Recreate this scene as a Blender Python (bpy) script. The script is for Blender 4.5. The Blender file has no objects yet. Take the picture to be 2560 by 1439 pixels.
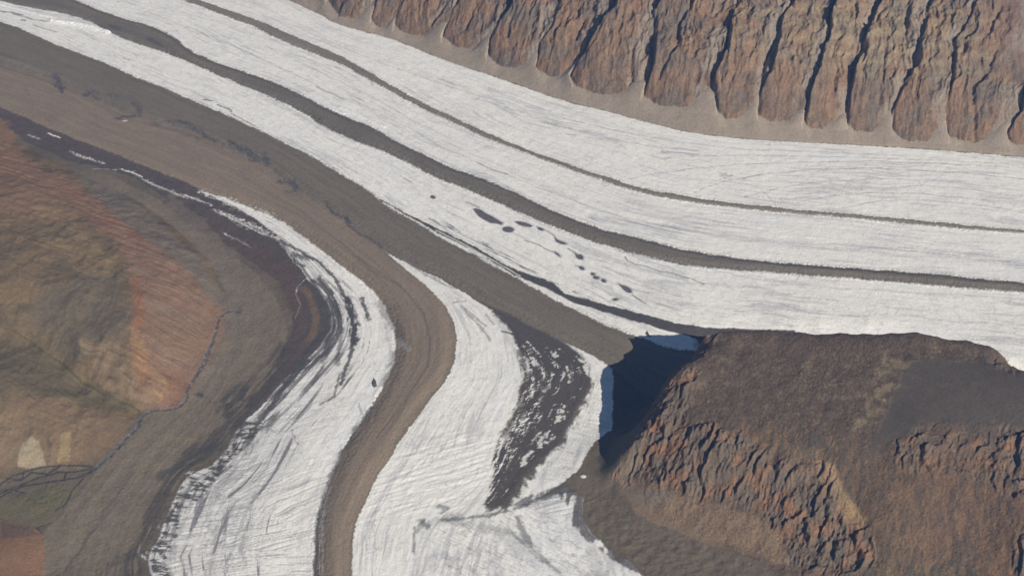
import bpy, math, time
import numpy as np
T0 = time.time()
# ------------------------------------------------------------------ camera, sky, sun, exposure
S = bpy.context.scene
H, PITCH, HFOV = 6000.0, math.radians(35.0), math.radians(34.0)
cd = bpy.data.cameras.new('camera'); cam = bpy.data.objects.new('camera', cd); S.collection.objects.link(cam)
cam.location = (0, 0, H); cam.rotation_euler = (math.pi/2 - PITCH, 0, 0)
cd.sensor_width = 36; cd.lens = 18/math.tan(HFOV/2); cd.clip_start = 10; cd.clip_end = 200000
S.camera = cam
SUN_EL = math.radians(31.5); SUN_AZ = math.radians(-50)          # azimuth of the sun measured from +X (image right) towards -Y (viewer)
sx, sy, sz = math.cos(SUN_AZ)*math.cos(SUN_EL), math.sin(SUN_AZ)*math.cos(SUN_EL), math.sin(SUN_EL)
w = bpy.data.worlds.new('World'); S.world = w; w.use_nodes = True
nt = w.node_tree; nt.nodes.clear()
wo = nt.nodes.new('ShaderNodeOutputWorld'); bg = nt.nodes.new('ShaderNodeBackground'); sk = nt.nodes.new('ShaderNodeTexSky')
sk.sky_type = 'NISHITA'; sk.sun_disc = False; sk.sun_elevation = SUN_EL; sk.sun_rotation = math.atan2(sx, sy)
sk.altitude = 1500; sk.air_density = 1.0; sk.dust_density = 0.3; sk.ozone_density = 2.0
bg.inputs['Strength'].default_value = 0.052
nt.links.new(sk.outputs[0], bg.inputs[0]); nt.links.new(bg.outputs[0], wo.inputs[0])
sl = bpy.data.lights.new('sun', 'SUN'); sl.energy = 4.85; sl.angle = math.radians(0.5); sl.color = (1.0, 0.93, 0.84)
so = bpy.data.objects.new('sun', sl); S.collection.objects.link(so)
import mathutils
so.rotation_euler = mathutils.Vector((-sx, -sy, -sz)).to_track_quat('-Z', 'Y').to_euler()
S.view_settings.view_transform = 'Standard'; S.view_settings.look = 'None'; S.view_settings.exposure = 0.24; S.view_settings.gamma = 1

# ------------------------------------------------------------------ numeric helpers
f32 = np.float32
rs = np.random.RandomState(7)
PERM = rs.permutation(256).astype(np.int32); PERM = np.concatenate([PERM, PERM])
ANG = rs.rand(256)*2*np.pi; GX = np.cos(ANG).astype(f32); GY = np.sin(ANG).astype(f32)
def noise(x, y, seed=0):
    x = np.asarray(x, f32) + f32(seed*17.31+1000); y = np.asarray(y, f32) + f32(seed*7.77+1000)
    xf = np.floor(x); yf = np.floor(y); ix = xf.astype(np.int32) & 255; iy = yf.astype(np.int32) & 255
    fx = x-xf; fy = y-yf
    u = fx*fx*(3-2*fx); v = fy*fy*(3-2*fy)
    a = PERM[ix]; b = PERM[(ix+1) & 255]; iy1 = (iy+1) & 255
    h = PERM[a+iy]; n00 = GX[h]*fx+GY[h]*fy
    h = PERM[b+iy]; n10 = GX[h]*(fx-1)+GY[h]*fy
    h = PERM[a+iy1]; n01 = GX[h]*fx+GY[h]*(fy-1)
    h = PERM[b+iy1]; n11 = GX[h]*(fx-1)+GY[h]*(fy-1)
    n0 = n00+u*(n10-n00); n1 = n01+u*(n11-n01)
    return (n0+v*(n1-n0))*f32(1.5)
def fbm(x, y, o=4, seed=0, g=0.5, ridge=False):
    r = 0; a = 1.0; t = 0
    for i in range(o):
        n = noise(x*2.03**i, y*2.03**i, seed+i*3)
        if ridge: n = 1-2*np.abs(n)
        r = r+a*n; t += a; a *= g
    return (r/t).astype(f32)
def ss(a, b, x):
    t = np.clip((x-a)/(b-a), 0, 1); return (t*t*(3-2*t)).astype(f32)
def mix(a, b, t): return a+(b-a)*t

# pixel of the photograph (2560 x 1439) -> ray from the aircraft
FPX = 1280/math.tan(HFOV/2)
def ray(p):
    p = np.asarray(p, float); cx = (p[..., 0]-1280)/FPX; cy = (719.5-p[..., 1])/FPX
    c, s = math.cos(PITCH), math.sin(PITCH)
    return np.stack([cx, c+cy*s, -s+cy*c], -1)
def at_z(p, z):
    d = ray(p); t = (np.asarray(z, float)-H)/d[..., 2]
    return np.stack([d[..., 0]*t, d[..., 1]*t], -1)
def extend(P, a=2500, b=2500):
    P = np.asarray(P, float)
    d0 = P[0]-P[min(2, len(P)-1)]; d0 /= np.linalg.norm(d0); d1 = P[-1]-P[max(-3, -len(P))]; d1 /= np.linalg.norm(d1)
    L = [P]
    if a: L.insert(0, (P[0]+d0*a)[None])
    if b: L.append((P[-1]+d1*b)[None])
    return np.concatenate(L)
def smooth(P, n=2):
    P = np.asarray(P, float)
    for _ in range(n):
        Q = np.empty((2*len(P)-2+2, 2)); Q[0] = P[0]; Q[-1] = P[-1]
        Q[1:-1:2] = 0.75*P[:-1]+0.25*P[1:]; Q[2:-1:2] = 0.25*P[:-1]+0.75*P[1:]
        P = Q
    return P
def line_dist(X, Y, P):
    """signed distance (positive to the left of the line's direction) and arc length of the nearest point"""
    best = np.full(X.shape, 1e18, f32); sg = np.zeros(X.shape, f32); ar = np.zeros(X.shape, f32); acc = 0.0
    for i in range(len(P)-1):
        ax, ay = P[i]; bx, by = P[i+1]; dx, dy = bx-ax, by-ay; L2 = dx*dx+dy*dy
        if L2 < 1e-6: continue
        L = math.sqrt(L2)
        rx = X-f32(ax); ry = Y-f32(ay)
        t = np.clip((rx*f32(dx)+ry*f32(dy))/f32(L2), 0, 1)
        ex = rx-t*f32(dx); ey = ry-t*f32(dy); d = ex*ex+ey*ey
        m = d < best
        best[m] = d[m]; cr = dx*ry-dy*rx
        sg[m] = np.sign(cr[m]); ar[m] = (acc+t*L)[m]
        acc += L
    return np.sqrt(best)*sg, ar
def poly_sdf(X, Y, P):
    best = np.full(X.shape, 1e18, f32); ins = np.zeros(X.shape, bool); n = len(P)
    for i in range(n):
        ax, ay = P[i]; bx, by = P[(i+1) % n]; dx, dy = bx-ax, by-ay; L2 = dx*dx+dy*dy
        if L2 < 1e-6: continue
        rx = X-f32(ax); ry = Y-f32(ay)
        t = np.clip((rx*f32(dx)+ry*f32(dy))/f32(L2), 0, 1)
        ex = rx-t*f32(dx); ey = ry-t*f32(dy); np.minimum(best, ex*ex+ey*ey, out=best)
        if ay != by:
            c = ((Y < ay) != (Y < by)) & (X < (bx-ax)*(Y-ay)/(by-ay)+ax)
            ins ^= c
    return np.where(ins, 1, -1).astype(f32)*np.sqrt(best)

# ------------------------------------------------------------------ traced landform lines (photograph pixels)
E1 = [(720,0),(797,36),(830,55),(873,70),(980,97),(1040,122),(1095,145),(1160,167),(1280,207),(1380,243),(1440,261),(1513,277),(1613,305),(1713,330),(1813,343),(1920,352),(2040,358),(2120,362),(2320,373),(2450,384),(2560,393)]
M1t = [(497,0),(567,25),(640,49),(740,93),(853,140),(927,183),(993,223),(1067,263),(1133,293),(1207,328),(1280,359),(1380,397),(1467,427),(1547,453),(1617,476),(1697,486),(1780,502),(1920,518),(2120,535),(2320,552),(2560,573)]
M1b = [(452,0),(520,23),(567,42),(640,68),(690,97),(773,130),(870,168),(927,203),(980,230),(1017,253),(1073,280),(1140,308),(1207,343),(1280,368),(1363,401),(1480,443),(1547,465),(1600,480),(1663,495),(1780,513),(1920,528),(2120,543),(2320,563),(2560,580)]
M2t = [(185,0),(250,27),(320,50),(383,68),(430,90),(473,127),(533,155),(607,180),(640,190),(700,213),(753,238),(807,267),(873,297),(940,322),(993,357),(1060,387),(1120,417),(1187,440),(1280,478),(1320,497),(1380,527),(1447,553),(1513,577),(1597,595),(1680,618),(1763,635),(1920,655),(2120,670),(2320,682),(2560,704)]
M2b = [(-60,-12),(0,3),(83,22),(143,30),(217,50),(273,82),(333,107),(400,128),(483,160),(533,183),(640,228),(700,253),(773,290),(813,320),(873,347),(940,370),(1007,400),(1073,437),(1140,463),(1200,488),(1280,523),(1347,553),(1447,590),(1493,608),(1563,627),(1647,650),(1713,663),(1813,673),(1920,680),(2120,695),(2320,710),(2560,729)]
M3t = [(0,55),(40,67),(83,87),(143,113),(207,137),(277,163),(333,192),(413,220),(483,253),(567,287),(640,323),(690,347),(757,380),(807,407),(840,430),(907,467),(940,490),(973,520),(1040,555),(1107,597),(1173,630),(1223,660),(1280,688),(1347,727),(1407,760),(1467,790),(1513,813),(1607,847),(1655,860),(1710,866),(1900,878)]
PL = [(0,160),(80,185),(150,207),(230,240),(350,300),(480,330),(560,370),(660,410),(730,470),(800,507),(870,560),(930,602),(960,627)]
M3lo = PL+[(1040,667),(1090,687),(1153,720),(1207,757),(1280,790),(1380,840),(1407,853),(1467,880),(1533,920),(1620,970),(1760,1040)]
Rl = PL+[(1040,670),(1090,692),(1150,725),(1207,762),(1280,797),(1370,842),(1407,858),(1447,882),(1473,913),(1481,945),(1467,975),(1460,992),(1427,1042),(1390,1109),(1347,1152),(1313,1186),(1280,1245),(1240,1320),(1210,1439)]
Wr = PL+[(1035,668),(1090,690),(1150,723),(1207,760),(1275,815),(1290,860),(1303,900),(1306,950),(1285,1000),(1262,1060),(1245,1110),(1235,1160),(1200,1215),(1150,1260),(1090,1320),(1060,1439)]
M4r = PL+[(1007,670),(1057,707),(1090,740),(1123,780),(1137,833),(1137,880),(1130,923),(1107,960),(1070,999),(1037,1049),(1000,1099),(973,1142),(940,1189),(920,1236),(890,1296),(877,1342),(877,1439)]
M4l = [(0,282),(60,303),(117,330),(200,363),(283,393),(367,430),(467,463),(567,497),(640,523),(700,550),(743,580),(773,603),(810,630),(873,680),(923,717),(960,763),(980,807),(990,857),(987,903),(967,947),(950,979),(923,1029),(893,1072),(867,1106),(840,1166),(813,1226),(793,1292),(787,1359),(785,1439)]
W1l = [(0,292),(60,322),(117,352),(200,392),(300,425),(433,478),(533,522),(640,578),(683,603),(713,623),(745,660),(767,695),(800,730),(822,770),(828,813),(800,863),(760,900),(707,955),(650,1019),(600,1060),(582,1099),(545,1155),(480,1182),(452,1209),(433,1252),(407,1309),(393,1350),(368,1390),(380,1439)]
FT = [(0,300),(35,345),(70,372),(130,392),(170,410),(250,440),(330,455),(400,505),(430,540),(475,570),(520,625),(565,660),(580,720),(600,765),(600,850),(560,930),(520,1000),(470,1060),(400,1130),(330,1230),(260,1320),(220,1439)]
FLOWPX = [E1, M1t, M1b, M2t, M2b, M3t, M3lo, Rl, Wr, M4r, M4l, W1l, FT]
FLOWQ = [0, 900, 960, 1600, 1760, 2200, 2500, 2850, 3050, 3450, 3850, 4250, 4700]

# ------------------------------------------------------------------ broad relief: control points (px, py, height)
CP = []
def cp(*a): CP.extend(a)
cp((1764,838,380),(1800,829,384),(1850,826,385),(1920,823,388),(1995,829,385),(2060,834,382),(2100,832,385),(2160,833,380),(2230,832,385),(2290,828,400),(2340,840,392),(2420,850,370),(2480,870,345),(2512,893,320),(2528,918,300))
cp((1790,860,378),(1850,880,380),(1950,890,385),(2050,900,392),(2150,900,396),(2250,880,396),(2350,880,390),(2440,895,375))
cp((1746,880,374),(1742,898,368),(1712,910,352),(1780,950,362),(1850,950,368),(1950,980,362),(2060,1000,362),(2160,1000,370),(2220,960,392))
cp((1680,925,330),(1664,955,308),(1648,995,275),(1632,1030,243),(1616,1065,212),(1600,1095,190),(1575,1128,145),(1548,1160,95),(1525,1183,45))
cp((1750,1000,325),(1700,1050,270),(1660,1100,205),(1620,1150,120),(1580,1180,60),(1760,1080,280),(1820,1040,325),(1900,1060,320),(2000,1090,315),(2100,1100,325),(2000,1130,295))
cp((1700,1150,190),(1640,1190,110),(1800,1120,275),(1850,1160,235),(1800,1200,160),(1900,1200,195),(1750,1240,95),(1960,1150,272),(2040,1160,275),(2020,1240,190),(1920,1270,120),(2100,1200,250),(2050,1330,110),(2150,1300,170),(1980,1340,80),(2100,1400,70))
cp((1500,1200,6),(1530,1216,8),(1560,1255,12),(1600,1285,18),(1627,1300,20),(1680,1320,22),(1740,1345,24),(1800,1362,26),(1880,1390,30),(1960,1420,34))
cp((1640,1255,45),(1700,1280,50),(1800,1310,60),(1860,1330,65))
cp((2265,905,402),(2330,905,404),(2400,918,402),(2480,925,398),(2560,928,395),(2280,960,398),(2350,980,402),(2450,1000,405),(2560,1000,410),(2240,1010,375),(2200,1060,350),(2290,1060,378),(2380,1060,385),(2470,1075,378),(2560,1100,372))
cp((2200,1150,300),(2300,1120,340),(2420,1130,335),(2530,1160,325),(2250,1220,270),(2350,1220,270),(2450,1220,280),(2560,1230,300),(2200,1300,200),(2350,1320,190),(2470,1320,200),(2560,1330,240),(2230,1400,120),(2350,1410,112),(2450,1425,120),(2520,1420,150),(2700,1000,400),(2700,1200,330),(2700,1400,260),(2680,920,380))
# left mountain
cp((40,350,8),(170,425,10),(300,485,10),(400,540,8),(470,600,8),(530,670,8),(552,740,6),(540,800,4),(522,880,3),(480,960,3),(430,1015,2),(350,1030,2))
cp((0,370,60),(100,420,60),(200,490,80),(300,560,105),(340,640,140),(338,700,165),(348,742,170),(335,800,165),(318,850,150),(335,900,120),(380,960,70),(300,950,80),(250,900,110))
cp((250,700,205),(150,600,230),(50,500,230),(-60,450,250),(150,750,220),(0,650,290),(-100,600,320),(50,780,215),(200,850,150),(-80,780,240))
cp((430,650,110),(450,720,95),(440,800,85),(440,880,60),(420,940,30),(400,600,80),(300,520,60))
cp((0,838,150),(75,860,112),(150,915,70),(210,962,38),(250,988,24),(300,1008,12))
cp((0,930,165),(60,960,135),(120,1000,95),(0,1040,120),(200,1040,50),(280,1050,22),(100,1090,70),(0,1120,75),(200,1110,32),(150,1150,12),(60,1165,14),(-10,1185,18),(-120,1000,200),(-120,1130,110))
cp((240,1165,0),(100,1180,0),(0,1215,0),(100,1250,2),(0,1270,4),(150,1230,0),(-120,1240,0))
cp((0,1308,14),(60,1320,12),(108,1332,5),(112,1390,4),(108,1439,4),(40,1390,55),(0,1420,90),(-80,1380,130),(60,1439,50),(-60,1460,150))
# flat valley and ice
for L, st in ((M1t,3),(M2t,3),(M2b,4),(M3t,3),(M3lo,3),(M4r,3),(M4l,3),(W1l,3),(FT,2),(E1,2),(Wr,4)):
    for i, p in enumerate(L):
        if i % st == 0 and not (L is M3t and p[0] > 1640) and not (L is M3lo and p[0] > 1590): cp((p[0], p[1], 0))
cp((1700,700,0),(1700,790,0),(1900,760,0),(2100,780,0),(2300,790,0),(2500,800,0),(2560,880,0),(1620,850,0),(1560,900,0),(1530,960,0),(1530,1020,0),(1530,1080,2),(1515,1130,12),(1500,1170,12),(1480,1130,10),(1455,1185,5),(1400,1215,0))
cp((1450,1240,4),(1470,1300,6),(1530,1350,8),(1600,1400,10),(1560,1310,14),(1700,1380,20),(1850,1430,26),(1400,1300,0),(1300,1350,0),(1500,1400,0),(1200,1400,0),(950,1400,0),(600,1350,0),(600,1200,0),(700,1100,0),(450,1150,2),(350,1250,3),(250,1400,5),(450,1050,4),(600,900,2),(650,700,2),(150,300,0),(300,250,0))
CP = np.array(CP, float)
CXY = at_z(CP[:, :2], CP[:, 2]); CZ = CP[:, 2]
ext = []
rim = at_z(np.array([(1764,838),(1850,826),(1995,829),(2100,832),(2230,832),(2290,828),(2420,850),(2480,870),(2528,918),(2600,935),(2700,940)]), 380.)
for x, y in rim: ext.append((x+10, y+260, 0)); ext.append((x+10, y+600, 0))
lr = at_z(np.array([(1764,838),(1745,892),(1690,942),(1648,995)]), np.array([380., 370, 335, 275]))
for (x, y), d in zip(lr, (130,130,150,130)): ext.append((x-d, y+40, 0))
ext.append((rim[0][0]-90, rim[0][1]+150, 0))
for gx in np.linspace(-9000, 9000, 13):
    for gy in (2500, 3800, 14000, 17000): ext.append((gx, gy, 0 if gx < 1500 or gy > 9000 else 150))
for gy in (6500, 8000): ext += [(9000, gy, 250), (-9000, gy, 300), (5500, gy, 300 if gy < 7500 else 0)]
for gx in np.linspace(-3400, 4000, 12): ext.append((gx, 5650, 0 if -2000 < gx < 600 else (30 if gx > 0 else 60)))
ext = np.array(ext, float)
RX = np.concatenate([CXY[:, 0], ext[:, 0]]); RY = np.concatenate([CXY[:, 1], ext[:, 1]]); RZ = np.concatenate([CZ, ext[:, 2]])
D = np.hypot(RX[:, None]-RX[None], RY[:, None]-RY[None])
RW = np.linalg.solve(D - 1e-3*np.eye(len(D)), RZ) if True else None
def rbf(x, y):
    r = np.zeros(x.shape, f32)
    for a, b, c in zip(RX, RY, RW): r += f32(c)*np.sqrt((x-f32(a))**2+(y-f32(b))**2)
    return r
E1w = extend(smooth(at_z(E1, 0.), 1), 6000, 6000)
FOOT = [(700,-60),(760,-25),(815,5),(850,36),(905,52),(985,74),(1045,88),(1100,103),(1180,128),(1230,152),(1290,170),(1350,188),(1410,195),(1440,220),(1520,233),(1600,248),(1660,262),(1735,272),(1792,283),(1850,290),(1920,302),(2005,315),(2115,318),(2187,325),(2230,334),(2290,347),(2377,356),(2453,357),(2520,361),(2560,364)]
def scree_z(x, y):
    d, _ = line_dist(x, y, E1w); return f32(0.30)*np.maximum(d, 0)
fz = np.zeros(len(FOOT))
for _ in range(12):
    fw = at_z(FOOT, fz); fz = 0.6*fz+0.4*scree_z(fw[:, 0].astype(f32), fw[:, 1].astype(f32))
FTw = extend(fw, 6000, 6000)
def cliff_base(x, y, dF=None, dE=None):
    if dE is None: dE, _ = line_dist(x, y, E1w)
    if dF is None: dF, _ = line_dist(x, y, FTw)
    z = f32(0.30)*np.maximum(dE, 0)
    r = np.maximum(dF, 0)
    return z*(r <= 0)+(r > 0)*(f32(0.30)*np.minimum(np.maximum(dE, 0), dE-r+400*(1-np.exp(-r/400)))+f32(0.62)*1500*(1-np.exp(-r/1500)))
def base(x, y):
    x = np.asarray(x, f32); y = np.asarray(y, f32)
    return np.maximum(rbf(x, y), cliff_base(x, y))
def at(P):
    """traced pixels -> ground positions: first hit of each pixel's ray with the broad relief"""
    P = np.asarray(P, float); out = np.full((len(P), 2), np.nan); prev = None
    zs = np.arange(1000, -21, -10.0); g = np.stack([at_z(P, z) for z in zs])
    b = base(g[..., 0].ravel(), g[..., 1].ravel()).reshape(g.shape[:2])
    diff = zs[:, None]-b
    for j in range(len(P)):
        k = np.argmax(diff[:, j] <= 0)
        if k == 0: out[j] = g[-3, j]; continue
        a, c = diff[k-1, j], diff[k, j]; t = a/(a-c); out[j] = g[k-1, j]*(1-t)+g[k, j]*t
    return out
print('rbf', time.time()-T0)

# ------------------------------------------------------------------ the terrain grid (finer where the valley is, coarse far away)
U = np.linspace(-1.12, 1.12, 1401); g = 1.12+0.02*np.cumsum(1.35**np.arange(17)); U = np.concatenate([-g[::-1], U, g])
V = np.arange(5300, 13000, 6.2); g = np.cumsum(14*1.22**np.arange(24)); V = np.concatenate([(5300-np.cumsum(14*1.3**np.arange(16)))[::-1], V, V[-1]+g])
DEC = 4
while (len(U)-1) % DEC: U = np.append(U, U[-1]*1.3)
while (len(V)-1) % DEC: V = np.append(V, V[-1]+3000)
V = np.maximum(V, -1e9)
NX, NY = len(U), len(V)
Wd = 0.25*np.maximum(V, 1000)+1052
X = (U[None, :]*Wd[:, None]).astype(f32); Y = np.repeat(V[:, None], NX, 1).astype(f32)
Xc, Yc = X[::DEC, ::DEC].copy(), Y[::DEC, ::DEC].copy()
II, JJ = np.meshgrid(np.arange(NY, dtype=f32)/DEC, np.arange(NX, dtype=f32)/DEC, indexing='ij')
def samp(A, di=0, dj=0):
    i = np.clip(II+di, 0, A.shape[0]-1.001); j = np.clip(JJ+dj, 0, A.shape[1]-1.001)
    i0 = i.astype(np.int32); j0 = j.astype(np.int32); fi = i-i0; fj = j-j0
    a = A[i0, j0]; b = A[i0, j0+1]; c = A[i0+1, j0]; d = A[i0+1, j0+1]
    return (a*(1-fi)*(1-fj)+b*(1-fi)*fj+c*fi*(1-fj)+d*fi*fj).astype(f32)
print('grid', NX, NY, time.time()-T0)
Zb = rbf(Xc, Yc)
dEc, _ = line_dist(Xc, Yc, E1w); dFc, _ = line_dist(Xc, Yc, FTw)
LW = [extend(smooth(at(l) if l is FT else at_z(l, 0.), 1)) for l in FLOWPX]
# warp for ragged edges: world-space noise in metres, turned into grid steps
wx = fbm(X/120, Y/120, 3, 11); wy = fbm(X/120, Y/120, 3, 21)
fx1 = fbm(X/22, Y/22, 2, 31); fy1 = fbm(X/22, Y/22, 2, 41)
LD = [line_dist(Xc, Yc, l) for l in LW]
# flow coordinates: Q across, A along
cnt = np.zeros(Xc.shape, np.int32)
for d, a in LD: cnt += (d < 0)
Qc = np.zeros(Xc.shape, f32); Ac = np.zeros(Xc.shape, f32)
nL = len(LD)
Qc[cnt == 0] = (-LD[0][0])[cnt == 0]; Ac[cnt == 0] = LD[0][1][cnt == 0]
for k in range(1, nL):
    m = cnt == k; d0 = np.abs(LD[k-1][0][m]); d1 = np.abs(LD[k][0][m]); t = d0/(d0+d1+1e-3)
    Qc[m] = FLOWQ[k-1]+(FLOWQ[k]-FLOWQ[k-1])*t; Ac[m] = LD[k-1][1][m]*(1-t)+LD[k][1][m]*t
m = cnt == nL; Qc[m] = FLOWQ[-1]+np.abs(LD[-1][0][m]); Ac[m] = LD[-1][1][m]
Q = samp(Qc); A = samp(Ac)
print('flow', time.time()-T0)
cell = f32(1/(6.2*DEC))
WI = (wy*14+fy1*9)*cell; WJ = (wx*14+fx1*9)*cell
def side(k, warp=1.0): return samp(LD[k][0], WI*warp, WJ*warp)      # >0: above / trunk side
sE1, sM1t, sM1b, sM2t, sM2b, sM3t, sM3lo, sRl, sWr, sM4r, sM4l, sW1l, sFT = [side(k) for k in range(nL)]
print('sides', time.time()-T0)

# windows on the fine grid round a traced feature
def window(P, mg):
    x0, y0 = P.min(0)-mg; x1, y1 = P.max(0)+mg
    i0, i1 = np.searchsorted(V, y0), np.searchsorted(V, y1)+1
    wmin, wmax = 0.25*max(y0, 1000)+1052, 0.25*max(y1, 1000)+1052
    j0 = np.searchsorted(U, min(x0/wmin, x0/wmax)); j1 = np.searchsorted(U, max(x1/wmin, x1/wmax))+1
    return slice(max(i0-1, 0), min(i1, NY)), slice(max(j0-1, 0), min(j1, NX))
def wline(pp, mg, warp=1.0, px=True):
    P = at(pp) if px else np.asarray(pp, float)
    s = window(P, mg); d, a = line_dist(X[s]+(wx[s]*8+fx1[s]*5)*warp, Y[s]+(wy[s]*8+fy1[s]*5)*warp, P)
    return s, np.abs(d), a
FLAT = []
def wpoly(pp, mg, warp=1.0):
    P = at_z(pp, 0.) if any(pp is q for q in FLAT) else at(pp); s = window(P, mg)
    return s, poly_sdf(X[s]+(wx[s]*14+fx1[s]*9)*warp, Y[s]+(wy[s]*14+fy1[s]*9)*warp, P)
def wide(l, w0, w1=None, mg=None):
    return l

# ------------------------------------------------------------------ heights
Z = samp(Zb)
dE = samp(dEc); dF = samp(dFc)
hill = ss(12, 40, Z)                                    # 1 on the mesa and the left mountain
# cliff: spurs between traced gullies
GUL = [
 [(860,-120),(845,-40),(815,-10)],
 [(975,-60),(945,0),(930,40),(925,60)],
 [(1060,-60),(1020,0),(1000,20),(983,70)],
 [(1175,-60),(1150,0),(1133,27),(1113,67),(1103,97)],
 [(1310,-60),(1290,0),(1280,20),(1240,75),(1220,113),(1217,150)],
 [(1410,-60),(1397,0),(1393,37),(1375,87),(1347,117),(1340,167),(1347,187)],
 [(1580,-60),(1547,0),(1520,50),(1493,90),(1463,137),(1442,163),(1422,193),(1430,217)],
 [(1690,-60),(1660,0),(1630,43),(1640,83),(1630,133),(1627,173),(1613,213),(1603,243)],
 [(1880,-60),(1847,0),(1830,43),(1820,83),(1817,133),(1800,160),(1783,207),(1787,247),(1792,280)],
 [(2000,-60),(1980,7),(1953,53),(1940,133),(1920,200),(1897,233),(1892,280)],
 [(2115,-60),(2090,0),(2070,50),(2073,93),(2047,160),(2040,200),(2020,240),(2013,283),(2005,313)],
 [(2230,-60),(2203,0),(2183,50),(2160,107),(2137,167),(2127,213),(2120,253),(2115,313)],
 [(2345,-60),(2330,0),(2317,43),(2287,167),(2253,233),(2230,283),(2232,325)],
 [(2470,-60),(2440,10),(2413,67),(2380,110),(2380,187),(2367,260),(2363,300),(2373,353)],
 [(2590,60),(2567,130),(2560,190),(2557,240),(2545,290),(2525,315),(2517,333),(2518,360)]]
MINOR = [[(1730,0),(1723,30),(1697,67),(1693,123),(1677,150),(1647,200)],[(2487,133),(2467,187),(2430,227),(2437,300),(2437,350)],[(2210,130),(2205,200),(2195,260)],[(2270,0),(2265,60),(2262,120)],[(1585,120),(1575,170),(1580,220)],[(1930,120),(1913,150),(1905,220)],[(1190,20),(1165,70)],[(1460,60),(1440,100)],[(2500,20),(2470,90)],[(1110,20),(1080,60)]]
GW = [at(g_) for g_ in GUL]
# gullies as x(y)
GW = [g_[np.argsort(g_[:, 1])] for g_ in GW]
last = GW[-1]; GW += [last+[260*k, 0] for k in range(1, 12)]
first = GW[0]; GW = [first+[-200*k, 60*k] for k in range(6, 0, -1)]+GW
def gx(gl, y):
    r = np.interp(y, gl[:, 1], gl[:, 0]); hi = y > gl[-1, 1]; r = r+hi*(y-gl[-1, 1])*0.10
    return r.astype(f32)
cm = dE > -60
cy_ = Y[cm]; cx_ = X[cm]+fbm(X[cm]/90, Y[cm]/90, 3, 51)*16
rows = gx  # x of gully per point
tt = np.zeros(cy_.shape, f32); gi = np.full(cy_.shape, -1, np.int32); wid = np.ones(cy_.shape, f32)*250
prev = gx(GW[0], cy_)
for k in range(len(GW)-1):
    nxt = np.maximum(gx(GW[k+1], cy_), prev+40)
    m = (cx_ >= prev) & (cx_ < nxt)
    tt[m] = ((cx_-prev)/(nxt-prev))[m]; gi[m] = k; wid[m] = (nxt-prev)[m]
    prev = nxt
dFm = dF[cm]; dEm = dE[cm]
up = np.clip(dFm/300, 0, 1)
gk = np.maximum(gi, 0)*3.3
gvar = noise(gk+0.5, dFm/300, 53)                        # each gully deepens and fades along its length
GA = np.array([.5]*6+[.4,.5,.6,.9,.8,.6,1.1,1.1,1.25,.6,1.2,1.25,.5,.55,1.0]+[.9]*20, f32)[np.maximum(gi, 0)]
fl = np.clip((24+26*noise(gk+9.2, dFm/180, 57))/np.maximum(wid, 60), 0.05, 0.3)
prof = ss(0, 1, tt/fl)*(1-0.95*np.clip((tt-fl)/(1-fl), 0, 1)**(1.15+0.5*gvar))
prof = np.where(gi < 0, 0.5, prof)
amp = np.clip(wid*0.22, 20, 72)*(0.42+0.58*up)*GA*np.clip(0.95+1.1*gvar, 0.3, 1.4)
wA = fbm(cx_/200, cy_/200, 3, 63)*60
rel = fbm((cx_+wA-0.12*cy_)/66, (cy_+wA)/280, 5, 61, 0.55, ridge=True)
rel2 = fbm((cx_-0.15*cy_)/17, cy_/90, 3, 71, 0.6)
rel3 = fbm((cx_+1.5*wA-0.25*cy_)/140, (cy_-wA)/420, 4, 67, 0.5, ridge=True)
blk = fbm(cx_/120, cy_/90, 3, 75, 0.5, ridge=True)
plain = ss(1000, 1500, dFm)
mauv = ss(0.300, 0.345, cx_/cy_)*ss(300, 460, dFm)       # the smooth slope at the far right
lobe = 70*(np.abs(tt-0.40)/0.6)**2*(1-np.clip(dFm/260, 0, 1))*(gi >= 0)
dq = dFm-lobe+38*noise(gk+2.2, 0*gk+0.4, 79)+34*fbm(cx_/95, cy_/95, 4, 77)
rough = 1-0.85*mauv
rock = cliff_base(cx_, cy_, dFm, dEm)
rock = np.where(dq > 0, cliff_base(cx_, cy_, np.maximum(dq, 0), dEm), f32(0.30)*dEm+f32(0.95)*dq)+rough*(amp*(prof-0.42)+rel*30*(0.3+0.7*up)+rel2*5+blk*15*(0.3+0.7*up)+rel3*34*up)
gfan = np.maximum(noise(gk+4.4, 0*gk+0.7, 59)+0.45, 0)
coneA = 14*ss(0.55, 0.95, tt)*np.exp(-(dFm/110)**2)+14*ss(0.25, 0, tt)*np.exp(-(dFm/110)**2)
scr = f32(0.30)*np.maximum(dEm, 0)+coneA+5*fbm(cx_/160, cy_/160, 3, 81)+np.clip(dFm+40, 0, 70+260*gfan)*0.42*ss(0.45, 0.95, tt)
apron = np.where(dEm > 0, scr, 0)
rockm = ss(-1.5, 2.5, rock-apron)*(dEm > 20)
Zc = np.where(dEm > 0, np.maximum(apron, np.where(dEm > 20, rock, 0)), 0)
Zc = Zc*ss(0, 25, dEm)
ROCK = np.zeros(X.shape, f32); ROCK[cm] = rockm; SP = np.full(X.shape, -1, np.int32); SP[cm] = gi; TT = np.zeros(X.shape, f32); TT[cm] = tt
Zt = np.zeros(X.shape, f32); Zt[cm] = Zc
Z = np.where(dE > 0, np.maximum(Z*(1-ss(0, 200, dE)), Zt), Z)
print('cliff', time.time()-T0)
for ml in MINOR:
    s, d, a = wline(ml, 60, 1.0); Z[s] -= (30+18*fx1[s])*np.exp(-(d/17)**2)*ROCK[s]

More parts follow.
